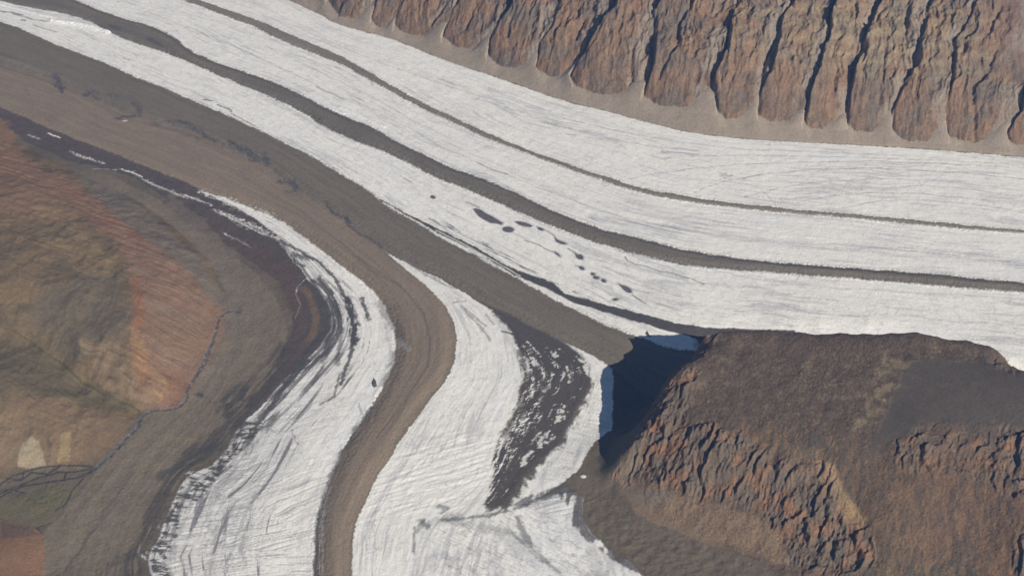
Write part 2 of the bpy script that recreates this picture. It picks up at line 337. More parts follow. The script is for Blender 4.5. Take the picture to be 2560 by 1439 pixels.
# moraine ridges on the ice
def band(a, b): return np.minimum(-a, b)               # between line a (above) and line b (below)
bM1, bM2 = band(sM1t, sM1b), band(sM2t, sM2b)
bM3, bM4 = band(sM3t, sM3lo), band(sM4r, sM4l)
edgeN = fbm(Q/24, A/70, 4, 91, 0.62)
Z += ss(-6, 30, bM1)*9+ss(-6, 60, bM2)*16*(hill < .5)+ss(-6, 90, bM3)*15*(1-hill)+ss(-6, 90, bM4)*17*(1-hill)
# ------------------------------------------------------------------ colour helpers
def srgb(r, g_, b):
    c = np.array([r, g_, b], float)/255; return (((c+0.055)/1.055)**2.4).astype(f32)
C = np.zeros(X.shape+(3,), f32)
def paint(s, col, m):
    m = np.clip(m, 0, 1)[..., None]; C[s] = C[s]*(1-m)+col*m
ALL = (slice(None), slice(None))
n1 = fbm(X/300, Y/300, 4, 101); n2 = fbm(X/60, Y/60, 4, 111); n3 = fbm(X/16, Y/16, 3, 121)
st1 = fbm(Q/22, A/520, 4, 131); st2 = fbm(Q/9, A/170, 3, 141); st3 = fbm(Q/60, A/900, 3, 151)
print('noises', time.time()-T0)
ICE = np.array((0.885, 0.850, 0.785), f32)
COOL = np.array((0.71, 0.70, 0.675), f32)
DARK = np.array((0.092, 0.084, 0.084), f32)
GREY = np.array((0.175, 0.150, 0.128), f32)
WARM = np.array((0.250, 0.192, 0.148), f32)
# base: valley ground
C[:] = np.array((0.150, 0.122, 0.095), f32)*(1+0.35*n1+0.18*n2)[..., None]

# ---- ice
iceD = np.minimum(-sE1, np.where(sM3lo > 0, 1e3, np.maximum(sM4l, 0)+1e3))
ice = ss(-3, 3, -sE1+edgeN*5)
ci = ICE[None, None]*(1+0.035*n2+0.05*n3)[..., None]
ci = mix(ci, COOL, np.clip(0.22+0.5*st3+0.25*n1, 0, 1)[..., None]*0.55)
d_ = ss(0.18, 0.55, st1+0.35*n1-0.07)[..., None]*0.34
ci = mix(ci, np.array((0.33, 0.33, 0.35), f32), d_)
d_ = ss(0.34, 0.6, st2+0.3*n1)[..., None]*0.35
ci = mix(ci, np.array((0.30, 0.29, 0.30), f32), d_)
fw_ = ss(60, 260, np.minimum(-sE1, sM1t))*ss(-2200, 600, X)
Qd = Q+(170*fbm(X/1000, Y/520, 2, 511)*fw_+14*n1)
hl = ss(0.80, 0.96, fbm(Qd/34, A/620, 3, 513, 0.55, ridge=True)+0.25)*ss(-0.15, 0.3, fbm(Qd/200, A/900, 3, 515)+0.05)
ci = mix(ci, np.array((0.36, 0.36, 0.38), f32), (hl*0.42)[..., None])
br = ss(0.1, 0.5, fbm(Qd/120, A/1300, 3, 517)); ci = mix(ci, np.array((0.86, 0.845, 0.815), f32), (br*0.6)[..., None])
uu = np.clip((Q-3850)/400, 0, 1.2)*(Q > 3850)
stA = fbm(Q/13, A/420, 5, 521, 0.6); stB = fbm(Q/34, A/800, 4, 523, 0.55)
lowf = ss(7700, 6600, Y)
dirt = ss(0.25, 0.45, 0.75*stA+0.55*stB+0.50*uu-0.10*lowf-0.10+0.12*n1)*ss(0.12, 0.3, uu)
ci = mix(ci, np.array((0.135, 0.125, 0.128), f32), (dirt*0.85)[..., None])
cross = ss(0.35, 0.7, fbm(Q/60, A/15, 4, 525, 0.6, ridge=True)+0.25*uu)*ss(0.15, 0.6, uu)*ss(8600, 7200, Y)
ci = mix(ci, np.array((0.30, 0.29, 0.30), f32), (cross*0.30)[..., None])
nearE = np.exp(-np.minimum(np.abs(sM1b), np.minimum(np.abs(sM2t), np.abs(sM2b)))/26)+np.exp(-np.abs(sM3t)/22)+0.8*np.exp(-np.abs(sM1t)/12)
flk = ss(0.22, 0.45, fbm(X/15, Y/13, 4, 561, 0.65)+0.25*nearE)*np.clip(nearE*1.3, 0, 1)
ci = mix(ci, np.array((0.25, 0.235, 0.225), f32), (flk*0.65)[..., None])
wl = ss(0.2, 0.45, fbm(X/14, Y/14, 4, 563, 0.65)+0.12*nearE)*np.clip(nearE*1.2, 0, 1); ci = mix(ci, np.array((0.90, 0.87, 0.82), f32), (wl*0.7)[..., None])
upl_ = ss(7600, 9800, Y)*ss(1500, -500, X)
sk_ = ss(0.16, 0.42, fbm(Q/14, A/190, 5, 565, 0.62)+0.15*n1)*upl_; ci = mix(ci, np.array((0.40, 0.395, 0.40), f32), (sk_*0.5)[..., None])
onice = (sE1 < 0) & (sM4l > 0) | ((sM4l <= 0) & (sW1l > 0))
onice &= ~((sM3lo < 0) & (sRl > 0))                    # the wedge right of the left branch is set by polygons below
iceM = ss(-4, 4, np.where(sM3lo > 0, -sE1, np.where(sRl < 0, sW1l+edgeN*10, -50)))
# debris tongues that stay when the flow splits
C = mix(C, ci, iceM[..., None]).astype(f32)
ICEM = iceM.copy()
def debris(m):
    global ICEM
    ICEM = ICEM*(1-np.clip(m, 0, 1))
# R stream (ice right of the dark debris, left of the mesa)
def ice_poly(pp, soft=4, warp=1.0, k=1.0):
    s, d = wpoly(pp, 60, warp); m = ss(-soft, soft, d+edgeN[s]*6*warp)*k; C[s] = mix(C[s], ci[s], m[..., None]); ICEM[s] = np.maximum(ICEM[s], m); return s, m
Rst = [(1400,850),(1467,880),(1500,898),(1530,920),(1534,950),(1532,1000),(1532,1045),(1530,1070),(1505,1092),(1484,1105),(1470,1136),(1450,1172),(1413,1202),(1380,1224),(1310,1262),(1262,1290),(1268,1248),(1313,1186),(1347,1152),(1390,1109),(1427,1042),(1460,992),(1475,960),(1476,925),(1447,885)]
FLAT.append(Rst); ice_poly(Rst)
BOT = [(1262,1270),(1310,1262),(1370,1240),(1440,1228),(1458,1245),(1456,1290),(1480,1330),(1500,1352),(1540,1400),(1603,1439),(1680,1500),(1700,1700),(1100,1700),(1150,1400),(1200,1300)]
ice_poly(BOT)

# ---- band debris
stC = fbm(Q/30, A/500, 4, 531, 0.55); stD = fbm(Q/11, A/200, 3, 533, 0.6)
def lay(m, col, var=0.2):
    global C
    cc = col*(1+var*(0.5*n1+0.4*n2+0.6*n3)+0.20*stC+0.09*stD)[..., None]
    m = np.clip(m, 0, 1); C = mix(C, cc, m[..., None]).astype(f32); debris(m)
lay(ss(-4, 4, bM1+edgeN*9+fbm(X/12, Y/11, 3, 581, 0.65)*12), np.array((0.235, 0.200, 0.172), f32))
spill = fbm(X/12, Y/11, 3, 581, 0.65)*16
m2 = ss(-5, 5, bM2+edgeN*12+spill); lay(m2, GREY)
# darker upper side of the middle moraine and the pale crest line
lay(m2*ss(55, 10, -sM2t)*ss(3000, 3800, A)*0.75, np.array((0.125, 0.112, 0.108), f32))
lay(m2*np.exp(-((-sM2t-75+wx*14)/14)**2)*ss(2400, 3000, A)*ss(5600, 4200, A)*0.45, np.array((0.26, 0.20, 0.145), f32))
ex = ss(-40, 30, -sM2t)
# left branch: everything between the pool line and the ice margin
uni = ss(-4, 4, np.minimum(-sM3t, sM4l)+edgeN*11+spill)*(1-ss(3, 9, np.minimum(-sM3lo, sM4r)+edgeN*4))*(1-ss(60, 100, Z))
lay(uni, np.array((0.185, 0.155, 0.126), f32), 0.14)
m4 = ss(-22, 22, np.minimum(-samp(LD[9][0], WI*3, WJ*3), sM4l+40)+18*n1)*uni; lay(m4, WARM, 0.14)
lay(m4*ss(0.12, 0.5, st3+0.2*n1)*0.30, GREY)
# blend between M3 and M4 upstream
print('bands', time.time()-T0)

def stroke(pp, wm, col, k=1.0, soft=0.6, warp=1.0, taper=None, deb=True, nz=0.0):
    s, d, a = wline(pp, wm*3+20, warp)
    wv = wm*np.ones_like(d)
    if taper is not None:
        P = at(pp); L = np.sqrt((np.diff(P, axis=0)**2).sum(1)).sum(); wv = wm*np.interp(a/L, np.linspace(0, 1, len(taper)), taper)
    m = ss(wv*(1+soft)+2, wv*(1-soft), d+nz*wm*edgeN[s]*1.5)*k
    C[s] = mix(C[s], np.asarray(col, f32)*(1+0.15*n3[s]+0.15*n2[s])[..., None], m[..., None])
    if deb: ICEM[s] *= (1-m)
    return s, m
def area(pp, col, k=1.0, soft=6, warp=1.0, nz=6, cov=None, deb=True, field=None):
    s, d = wpoly(pp, soft+90, warp)
    m = ss(-soft, soft, d+edgeN[s]*nz)*k
    if cov is not None:
        fdn = (st2 if field is None else field)[s]; m = m*ss(-0.12, 0.12, fdn+cov)
    C[s] = mix(C[s], np.asarray(col, f32)*(1+0.15*n3[s]+0.18*n2[s])[..., None], m[..., None])
    if deb: ICEM[s] *= (1-m)
    return s, m
def white(pp, wm, k=1.0, soft=0.6, warp=1.0, nz=0.6):
    s, d, a = wline(pp, wm*3+20, warp); P = at(pp); L = np.sqrt((np.diff(P, axis=0)**2).sum(1)).sum(); wv = wm*np.interp(a/L, [0, .3, .7, 1], [.15, 1, 1, .15])
    m = ss(wv*(1+soft)+2, wv*(1-soft), d+nz*wm*edgeN[s]*1.5+nz*wm*(fx1[s]+texf[s])*0.8)*k
    C[s] = mix(C[s], ci[s], m[..., None]); ICEM[s] = np.maximum(ICEM[s], m)
    return s, m
def white_area(pp, k=1.0, soft=4, warp=1.0, cov=None, field=None):
    s, d = wpoly(pp, soft+60, warp); m = ss(-soft, soft, d+edgeN[s]*6)*k
    if cov is not None: m = m*ss(-0.12, 0.12, (st2 if field is None else field)[s]+cov)
    C[s] = mix(C[s], ci[s], m[..., None]); ICEM[s] = np.maximum(ICEM[s], m)
    return s, m

# dark debris band beside the lower edge of the trunk, ending at the mesa
DB = [(940,492),(1020,535),(1107,577),(1190,617),(1280,671),(1340,690),(1380,705),(1413,733),(1480,753),(1580,778),(1647,795),(1713,810),(1763,817),(1840,817),(1990,822),(1990,850),(1745,850),(1747,842),(1663,823),(1580,800),(1513,780),(1433,757),(1380,727),(1330,704),(1280,686),(1190,628),(1107,588),(1030,546),(960,505)]
FLAT.append(DB); area(DB, DARK, 1.0, 4, 0.7, 9)
stroke([(1090,575),(1160,610),(1240,655),(1300,690)], 4, ICE, 0.7, warp=0.6)
area([(1380,706),(1280,660),(1180,600),(1060,545),(1100,548),(1200,600),(1300,655),(1400,712),(1480,745),(1470,755)], DARK, 0.8, 8, 1, 10, cov=-0.1)
# dark triangle between the wedge stream and the right stream
TRI = [(1200,752),(1240,772),(1280,790),(1380,840),(1410,856),(1447,880),(1473,913),(1479,950),(1460,988),(1427,1042),(1390,1109),(1347,1152),(1313,1186),(1290,1220),(1270,1260),(1225,1275),(1205,1262),(1232,1205),(1228,1150),(1250,1090),(1290,1020),(1306,950),(1300,900),(1288,860),(1268,815),(1225,775)]
DK2 = np.array((0.105, 0.088, 0.078), f32)
tex = fbm((X+0.5*Y)/62, (Y-0.5*X)/17, 5, 171, 0.68)
texh = fbm((X+50*n2)/75, (Y+0.22*X+70*n1+16*n2)/27, 5, 173, 0.6)
texf = fbm(Q/30, A/230, 5, 175, 0.66)
bq = np.clip((Q-2850)/200, -0.5, 1.5)                     # 0 at the right edge, 1 at the left edge of the triangle
tf = fbm(Q/17+0.4*n2, A/210, 5, 541, 0.66)
td = fbm((X+0.6*Y)/74, (Y-0.6*X)/13, 5, 543, 0.66)
sT, dT = wpoly(TRI, 120, 1.2)
upper = ss(-150, 200, Y[sT]-8000)
cover = 0.62-0.62*bq[sT]-0.0*upper+0.75*upper
mT = ss(-14, 14, dT+edgeN[sT]*16)*ss(-0.16, 0.14, cover+1.25*tf[sT]+0.75*td[sT]-0.02)
C[sT] = mix(C[sT], (DK2*0.5+DARK*0.5)*(1+0.2*n3[sT]+0.25*stC[sT])[..., None], mT[..., None]); ICEM[sT] *= (1-mT)
for p, w_, k in (([(1470,960),(1430,1040),(1385,1110),(1345,1155),(1305,1200),(1265,1262)],13,.95),([(1345,930),(1370,980),(1360,1040),(1320,1100),(1290,1150),(1262,1200),(1235,1265)],12,.9),([(1300,880),(1318,930),(1312,980),(1290,1030),(1262,1090)],9,.7),([(1400,880),(1425,930),(1420,980),(1395,1040)],12,.9)):
    stroke(p, w_*2.0, DK2, k, 0.7, 1.8, nz=1.8)
for p, w_ in (([(1447,890),(1466,915),(1474,945)],4),([(1372,875),(1390,892)],5),([(1418,915),(1424,945),(1419,962)],4),([(1408,1010),(1395,1050)],7),([(1368,1075),(1350,1112)],8),([(1330,1120),(1300,1165)],5),([(1330,895),(1345,912)],5)):
    white(p, w_*2.0, 0.8, nz=2.6, warp=1.8)
# dark flecks at the left shoulder of the wedge stream
for p in ([(1155,765),(1190,795),(1215,815)], [(1135,757),(1165,752)], [(1160,775),(1200,815),(1225,850)], [(1060,685),(1110,710),(1140,722)], [(1010,650),(1060,684),(1100,700)], [(1215,785),(1235,810)]):
    stroke(p, 6, (0.2, 0.19, 0.20), 0.6, 0.9, 1.2, nz=1.6)
stroke([(1255,828),(1290,836),(1300,828)], 6, DARK, 0.9)

# dark reddish debris field left of the lower ice margin
REDD = np.array((0.118, 0.083, 0.072), f32)
s, m = area([(-60,250),(0,270),(60,294),(120,321),(205,355),(287,385),(371,420),(470,458),(540,490),(640,545),(700,590),(740,650),(770,700),(800,740),(826,790),(828,820),(800,865),(750,910),(700,960),(640,1020),(600,1020),(640,960),(700,900),(730,830),(735,770),(700,710),(640,660),(575,610),(520,560),(480,540),(420,500),(380,470),(330,440),(240,415),(160,400),(130,380),(60,352),(30,325)], (0.108,0.085,0.08), 1.0, 6, 1, 8)
area([(390,500),(470,520),(560,575),(640,600),(720,650),(760,720),(770,760),(750,830),(730,780),(690,700),(620,645),(540,600),(470,555)], REDD, 0.75, 14, 1, 8)
stroke([(757,720),(780,745),(790,790),(785,830),(770,850)], 22, (0.215,0.140,0.090), 0.6, 0.5)
# fine white streaks on it
for p, w_ in (([(70,337),(85,342),(100,348)],4),([(118,330),(150,343)],3),([(170,378),(200,390),(230,398),(262,408)],5),([(230,423),(260,421),(290,425)],3),([(290,420),(330,430),(360,445)],4),([(345,440),(400,468),(440,484),(500,500),(530,513)],7),([(500,478),(560,500),(640,532),(700,558),(740,585)],14),([(533,524),(590,548),(640,570),(700,600)],12),([(553,575),(600,600),(635,618)],4),([(640,545),(700,578),(760,625),(810,650)],14),([(760,655),(800,690),(830,722)],9)):
    white(p, w_*1.7, 0.95, nz=1.5, warp=1.6)
# streaky white ice between the debris streaks in the bend
white_area([(700,552),(770,604),(873,682),(923,718),(960,764),(978,807),(988,857),(985,903),(965,947),(845,965),(760,1000),(700,1010),(700,960),(770,900),(815,860),(850,800),(835,740),(790,690),(740,650),(690,600)], 1, 5, 1, cov=0.10, field=texf)
white_area([(880,720),(925,722),(960,766),(978,807),(988,857),(985,903),(965,947),(940,975),(880,980),(890,900),(905,840)], 1, 12, 1)
# dark arcs in the bend
for p, w_, k in (([(700,600),(760,632),(800,655),(850,712),(872,760),(880,800),(885,850),(872,900),(850,960)],8,.9),([(868,745),(880,790),(887,830),(884,860)],15,1),([(905,745),(915,770),(920,800)],7,.9),([(800,690),(830,740),(845,790),(850,850),(840,910)],9,.6),([(770,900),(740,925),(700,985),(660,1035),(640,1060)],12,.95),([(850,935),(835,990),(800,1010)],5,.8),([(700,640),(740,655),(760,665)],9,.8),([(735,635),(770,645)],15,.8),([(835,750),(848,790),(855,830)],7,.7),([(820,880),(800,930),(780,960)],7,.6)):
    stroke(p, w_*1.5, DARK, k, 0.5, 1.3, nz=1.4)
area([(800,690),(830,720),(848,760),(850,820),(830,870),(790,910),(740,950),(700,980),(740,900),(790,850),(800,790),(780,740),(770,700)], DARK, 0.9, 10, 1.4, 9, cov=0.12, field=texf)
# lower left margin of the lower stream: dark lobes biting into the ice
area([(600,1050),(585,1100),(545,1155),(480,1182),(452,1209),(430,1255),(405,1310),(395,1345),(365,1385),(383,1439),(400,1500),(440,1500),(430,1439),(420,1400),(445,1330),(470,1270),(520,1230),(560,1170),(620,1110),(660,1050)], DARK, 0.95, 14, 1.4, 14, cov=0.03, field=texh)
area([(690,950),(600,1056),(582,1099),(545,1155),(520,1182),(560,1200),(600,1150),(650,1100),(700,1040),(740,960)], DARK, 0.8, 18, 1.4, 14, cov=-0.12, field=texf)
for p, w_ in (([(470,1180),(500,1190),(520,1210)],9),([(445,1250),(480,1255)],12),([(450,1225),(480,1220)],8),([(405,1315),(440,1315)],9),([(400,1345),(435,1345)],8),([(350,1345),(385,1300),(400,1298)],2.2),([(350,1345),(347,1380),(370,1400),(380,1439)],3),([(370,1380),(410,1400)],8)):
    white(p, w_*2, 0.9, nz=1.2)
for p, w_, k in (([(520,1320),(540,1240),(585,1170),(640,1100)],5,.5),([(526,1439),(530,1380),(545,1300)],6,.55),([(606,1400),(608,1340),(625,1280),(640,1230)],5,.6),([(470,1290),(440,1340),(430,1400)],9,.5),([(690,1080),(640,1060),(670,1010)],5,.5),([(560,1215),(600,1180)],4,.5),([(728,1072),(738,1100),(752,1118)],2.5,.9),([(898,1010),(903,1030),(910,1045)],2.5,.8)):
    stroke(p, w_*1.7, (0.24,0.23,0.235), k*0.75, 1.1, 2.2, nz=2.4, taper=[.3,1,1.2,.7,1,.2])
# dirty rim beside the warm moraine's left edge, and the brown wisps on its left shoulder
for p, w_, k in (([(860,755),(900,770),(960,800),(985,820)],0,0),([(950,760),(975,800),(1000,850)],14,.55),([(985,880),(980,920),(955,960)],10,.6),([(930,1020),(890,1075),(850,1140),(815,1220),(797,1290),(792,1360),(790,1500)],7,.75)):
    if w_: stroke(p, w_*1.8, (0.10,0.095,0.10), k, 0.8, 1.5, nz=1.5)
s, m = area([(800,1240),(815,1200),(835,1180),(826,1240),(812,1300),(808,1439),(796,1439)], (0.45,0.43,0.42), 0.6, 6, 1.2, 8, cov=0.0)
stroke([(995,850),(1010,870),(1025,880)], 16, (0.36,0.35,0.35), 0.5, 0.8, 1.5, nz=1.8)
stroke([(880,640),(960,690),(1010,730),(1060,790),(1075,850),(1068,920),(1030,980),(990,1040),(940,1100)], 4, (0.12,0.105,0.1), 0.55, 0.8, 0.8)
stroke([(780,560),(850,610),(930,680),(1000,720)], 9, (0.14,0.115,0.10), 0.4, 0.9, 1)
for p, w_, k in (([(280,70),(295,78),(302,82)],11,.6),([(345,98),(352,102)],9,.5),([(372,102),(390,110),(402,118)],9,.6),([(430,92),(410,80),(380,74)],7,.35)):
    stroke(p, w_*1.8, (0.085,0.085,0.095), k, 1.0, 2, nz=2.4)
# the chain of dark pools and scarps along the boundary of the two brown bands
PK = (0.075,0.077,0.088)
for p, w_, k in (([(140,190),(150,215),(160,225)],11,.8),([(150,222),(155,235)],7,.9),([(215,240),(228,232),(240,248)],12,.8),([(275,240),(292,245)],9,.6),([(335,265),(350,272),(348,290)],9,.7),([(300,300),(325,295),(335,290)],9,.85),([(385,310),(395,315)],8,.6),([(430,305),(460,310),(490,325),(520,345),(535,352)],10,.75),([(570,360),(610,375),(640,400)],11,.85),([(660,390),(672,412)],9,.85),([(700,455),(725,455),(740,470)],9,.8),([(725,485),(735,478)],8,.6),([(805,503),(825,520),(835,530),(850,545)],3.5,.9),([(865,545),(872,560)],6,.9),([(875,565),(905,590)],3.5,.9),([(915,590),(930,600),(955,620)],4,.8),([(490,345),(495,352)],6,.6),([(715,1280),(730,1285)],3,.3),([(60,225),(75,240)],5,.3)):
    stroke(p, w_*1.9, PK, k*0.9, 1.0, 2.2, nz=2.6)
white([(305,308),(320,306)], 7, 0.7)
# debris specks and smudges on the clean ice
for p, w_, k in (([(0,28),(30,32),(55,38)],6,.8),([(30,35),(80,47),(120,55)],3.5,.7),([(52,50),(62,52)],5,.8),([(85,62),(110,72),(140,80)],2.5,.6),([(510,248),(530,252)],5,.8),([(545,262),(570,272),(580,280)],4,.8),([(580,285),(610,300),(640,315)],2.5,.8),([(312,145),(325,150)],3,.7),([(700,355),(760,385),(800,402)],3,.6),([(833,420),(845,425)],4,.7),([(790,215),(830,235),(860,250)],4,.5),([(1000,440),(1030,455)],3,.5),([(1190,405),(1230,425),(1270,435)],4,.4),([(1418,335),(1440,338)],4,.35),([(1655,378),(1700,382),(1740,386)],3,.35),([(1795,435),(1815,435)],3,.5),([(925,200),(930,215)],3,.4)):
    stroke(p, w_*1.7, (0.14,0.135,0.14), k, 0.7, 1.6, nz=1.2)
for p in ([(1000,260),(1040,285)],):
    pass
# dusty grey streak bands in the trunk ice
for p, w_, k in (([(1480,545),(1600,560),(1750,580),(1920,605),(2080,617),(2250,625),(2400,635),(2560,658),(2700,680)],26,.62),([(1280,430),(1400,480),(1480,520),(1600,560)],12,.35),([(860,300),(940,325),(1020,360),(1100,400),(1200,440),(1300,480)],10,.3),([(1900,410),(2060,385),(2250,392),(2400,398)],9,.28),([(2050,470),(2200,440),(2400,430),(2560,432)],12,.25),([(1280,250),(1420,290),(1560,320),(1700,350)],14,.3),([(2300,520),(2400,470),(2560,450)],30,.2),([(1200,590),(1300,640),(1400,690),(1500,740),(1620,765)],16,.25),([(1640,760),(1800,775),(1950,790)],16,.25),([(660,40),(720,60),(800,80)],12,.25),([(2500,880),(2560,890),(2640,900)],10,.45)):
    s, d, a = wline(p, 140, 1.5); w2 = w_*2.2; m = ss(w2*1.2, w2*0.1, d)*k*ss(-0.35, 0.45, st1[s]+0.6*st2[s]+0.3*n2[s])
    C[s] = mix(C[s], np.array((0.27,0.27,0.30), f32), (m*ICEM[s])[..., None])
# small meltwater channels on the ice
CH = [[(1563,640),(1568,650),(1587,660),(1613,664),(1650,678),(1680,681),(1707,692),(1727,695),(1760,710)],[(1310,600),(1345,610),(1365,622),(1385,630)],[(1420,620),(1440,632)],[(1340,565),(1365,575),(1385,588)],[(1437,662),(1460,668)],[(1580,735),(1600,750),(1612,758)],[(1165,503),(1185,512),(1198,518)]]
for p in CH:
    s, m = stroke(p, 3.5, (0.17,0.175,0.18), 0.85, 0.6, 0.5)
    Z[s] -= 2.5*m

FOLD = [([(1730,484),(1760,468),(1830,448),(1930,432),(2050,422),(2200,420),(2400,430),(2560,446),(2700,460)],3.0,.55),([(1510,466),(1600,440),(1720,422),(1850,410),(2000,405),(2200,402),(2400,410),(2600,422)],2.6,.5),([(1860,492),(1950,468),(2060,452),(2200,446),(2340,450),(2480,465),(2600,480)],2.6,.5),([(1990,505),(2080,488),(2180,480),(2300,482),(2420,492),(2560,512)],2.6,.5),([(2100,520),(2200,500),(2320,498),(2450,510),(2560,528)],2.4,.5),([(2180,470),(2300,462),(2420,470),(2560,492)],2.2,.45),([(1600,395),(1750,388),(1900,388),(2100,392),(2300,398),(2560,410)],3.0,.45),([(1300,262),(1420,298),(1560,330),(1700,356),(1850,372),(2050,380),(2300,390)],2.8,.5),([(1240,268),(1360,305),(1480,338),(1620,365),(1780,380)],2.4,.45),([(1330,300),(1440,325),(1520,338)],3.2,.5),([(1150,235),(1260,268),(1380,300),(1500,322)],2.4,.45),([(860,120),(960,160),(1060,195),(1180,235),(1290,262)],2.4,.4),([(1640,380),(1700,382),(1750,386)],5,.5),([(1795,440),(1830,438),(1812,444)],5,.5),([(1855,446),(1885,438),(1900,436)],4,.5),([(1900,470),(1930,500),(1944,520)],1.8,.5),([(1420,600),(1560,628),(1720,660),(1900,700),(2100,720),(2300,730),(2560,745)],2,.35),([(1950,760),(2000,775),(2060,785),(2160,790),(2235,782)],2.5,.5),([(2235,782),(2290,790),(2400,806),(2480,806),(2560,822)],2.5,.45),([(1000,330),(1120,375),(1250,430),(1400,490),(1560,545),(1700,575)],2.2,.4),([(700,130),(820,190),(940,250),(1060,315),(1200,380)],2.2,.35),([(450,60),(560,105),(680,160),(800,215)],3.2,.4),([(420,20),(560,60),(660,110)],2.4,.35),([(300,150),(420,205),(540,255),(660,300)],2.4,.35)]
for p, w_, k in FOLD:
    s, m = stroke(p, w_*1.5, (0.30,0.30,0.325), k, 0.9, 1.4, deb=False, nz=2.0, taper=[.2,1,1.2,.8,1.2,1,.2]); Z[s] -= 1.3*m
# transverse and diagonal crevasses
cz = np.zeros(X.shape, f32)
def soft_region(pp, soft):
    s, d = wpoly(pp, soft+60, 1); return s, ss(-soft, soft, d)
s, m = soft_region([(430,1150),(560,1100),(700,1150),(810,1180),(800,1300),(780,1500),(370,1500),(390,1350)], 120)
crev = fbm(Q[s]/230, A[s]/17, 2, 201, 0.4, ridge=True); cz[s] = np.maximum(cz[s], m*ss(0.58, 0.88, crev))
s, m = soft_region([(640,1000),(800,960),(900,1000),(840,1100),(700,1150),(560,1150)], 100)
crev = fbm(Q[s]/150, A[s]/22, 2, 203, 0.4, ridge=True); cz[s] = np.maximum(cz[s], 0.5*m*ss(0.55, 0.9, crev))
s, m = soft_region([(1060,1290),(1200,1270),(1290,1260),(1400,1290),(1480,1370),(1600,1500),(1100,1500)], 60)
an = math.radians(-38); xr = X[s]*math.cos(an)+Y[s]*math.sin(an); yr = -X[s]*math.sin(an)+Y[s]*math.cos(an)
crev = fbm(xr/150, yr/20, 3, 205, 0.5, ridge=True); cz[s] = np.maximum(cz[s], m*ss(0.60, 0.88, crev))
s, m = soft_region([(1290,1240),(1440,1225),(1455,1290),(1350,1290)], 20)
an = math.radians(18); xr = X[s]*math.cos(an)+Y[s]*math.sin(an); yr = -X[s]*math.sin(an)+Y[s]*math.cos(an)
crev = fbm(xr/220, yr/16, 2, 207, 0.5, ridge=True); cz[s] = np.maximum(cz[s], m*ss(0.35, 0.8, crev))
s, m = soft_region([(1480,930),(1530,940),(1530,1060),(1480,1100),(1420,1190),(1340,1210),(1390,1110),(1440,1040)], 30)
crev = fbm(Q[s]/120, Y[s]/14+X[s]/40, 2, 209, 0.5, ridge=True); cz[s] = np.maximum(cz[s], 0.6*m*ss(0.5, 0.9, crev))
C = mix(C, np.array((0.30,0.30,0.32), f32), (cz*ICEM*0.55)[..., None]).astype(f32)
# creases and dark smudges in the lower ice
for p, w_, k in (([(1500,1196),(1440,1215),(1380,1238),(1310,1262),(1270,1275),(1230,1285),(1190,1290),(1110,1300)],5,.8),([(1060,1300),(1040,1330),(1035,1318)],5,.6),([(1055,1300),(1068,1317)],8,.8),([(1290,1290),(1310,1330),(1330,1370),(1370,1400)],6,.7),([(1150,1290),(1100,1300),(1200,1310),(1260,1330)],12,.35),([(1035,1330),(1033,1370),(1037,1385)],2.5,.7),([(1280,1330),(1330,1380),(1400,1430)],3,.6),([(1100,1265),(1120,1270),(1105,1280)],6,.7)):
    stroke(p, w_*2, (0.16,0.165,0.18), k, 0.8, 1.3, nz=1.6)
area([(1275,1262),(1330,1235),(1420,1205),(1500,1190),(1505,1200),(1450,1222),(1440,1228),(1380,1240),(1320,1262)], (0.13,0.125,0.13), 0.75, 6, 1, 7, cov=0.15)
# dark lateral strip on the right margin of the lower ice
area([(1395,1225),(1440,1222),(1458,1245),(1456,1285),(1480,1330),(1500,1350),(1563,1385),(1610,1420),(1590,1428),(1540,1405),(1487,1366),(1450,1330),(1420,1295),(1410,1260)], (0.115,0.10,0.10), 0.9, 6, 1.2, 9, cov=0.12)
area([(1452,1290),(1470,1330),(1510,1362),(1560,1390),(1600,1420),(1590,1440),(1520,1390),(1470,1350)], (0.34,0.32,0.34), 0.4, 6, 1.2, 9, cov=0.0)
print('ice paint', time.time()-T0)

# ---- brown lateral ground on the left, its folds and stains
vg = np.clip(1-ICEM, 0, 1)
latm = ss(-20, 20, -sW1l)*(1-ss(14, 30, Z))*(sM4l < 0)
fo = fbm(Q/50, A/600, 4, 221)
C = mix(C, np.array((0.205,0.163,0.122), f32)*(1+0.16*n2+0.10*n3)[..., None], (latm*vg*(sE1 < 0)*ss(-20, 20, -sFT))[..., None]*0.0+0).astype(f32)
area([(280,440),(400,500),(470,560),(560,620),(640,680),(700,760),(720,830),(690,920),(620,1000),(560,1080),(470,1160),(420,1260),(340,1370),(340,1500),(90,1500),(110,1330),(200,1230),(250,1170),(360,1035),(440,1015),(480,950),(520,880),(545,790),(600,760),(560,700),(530,660),(470,600),(400,540),(300,480),(170,420)], (0.195,0.155,0.118), 1.0, 8, 1, 6, deb=False)
s, m = area([(300,470),(420,530),(560,640),(640,760),(640,860),(560,960),(470,1060),(420,1180),(300,1320),(260,1500),(120,1500),(180,1260),(330,1080),(480,980),(545,830),(580,740),(480,600)], (0.235,0.190,0.145), 0.6, 30, 1, 20, cov=0.05, deb=False, field=fo)
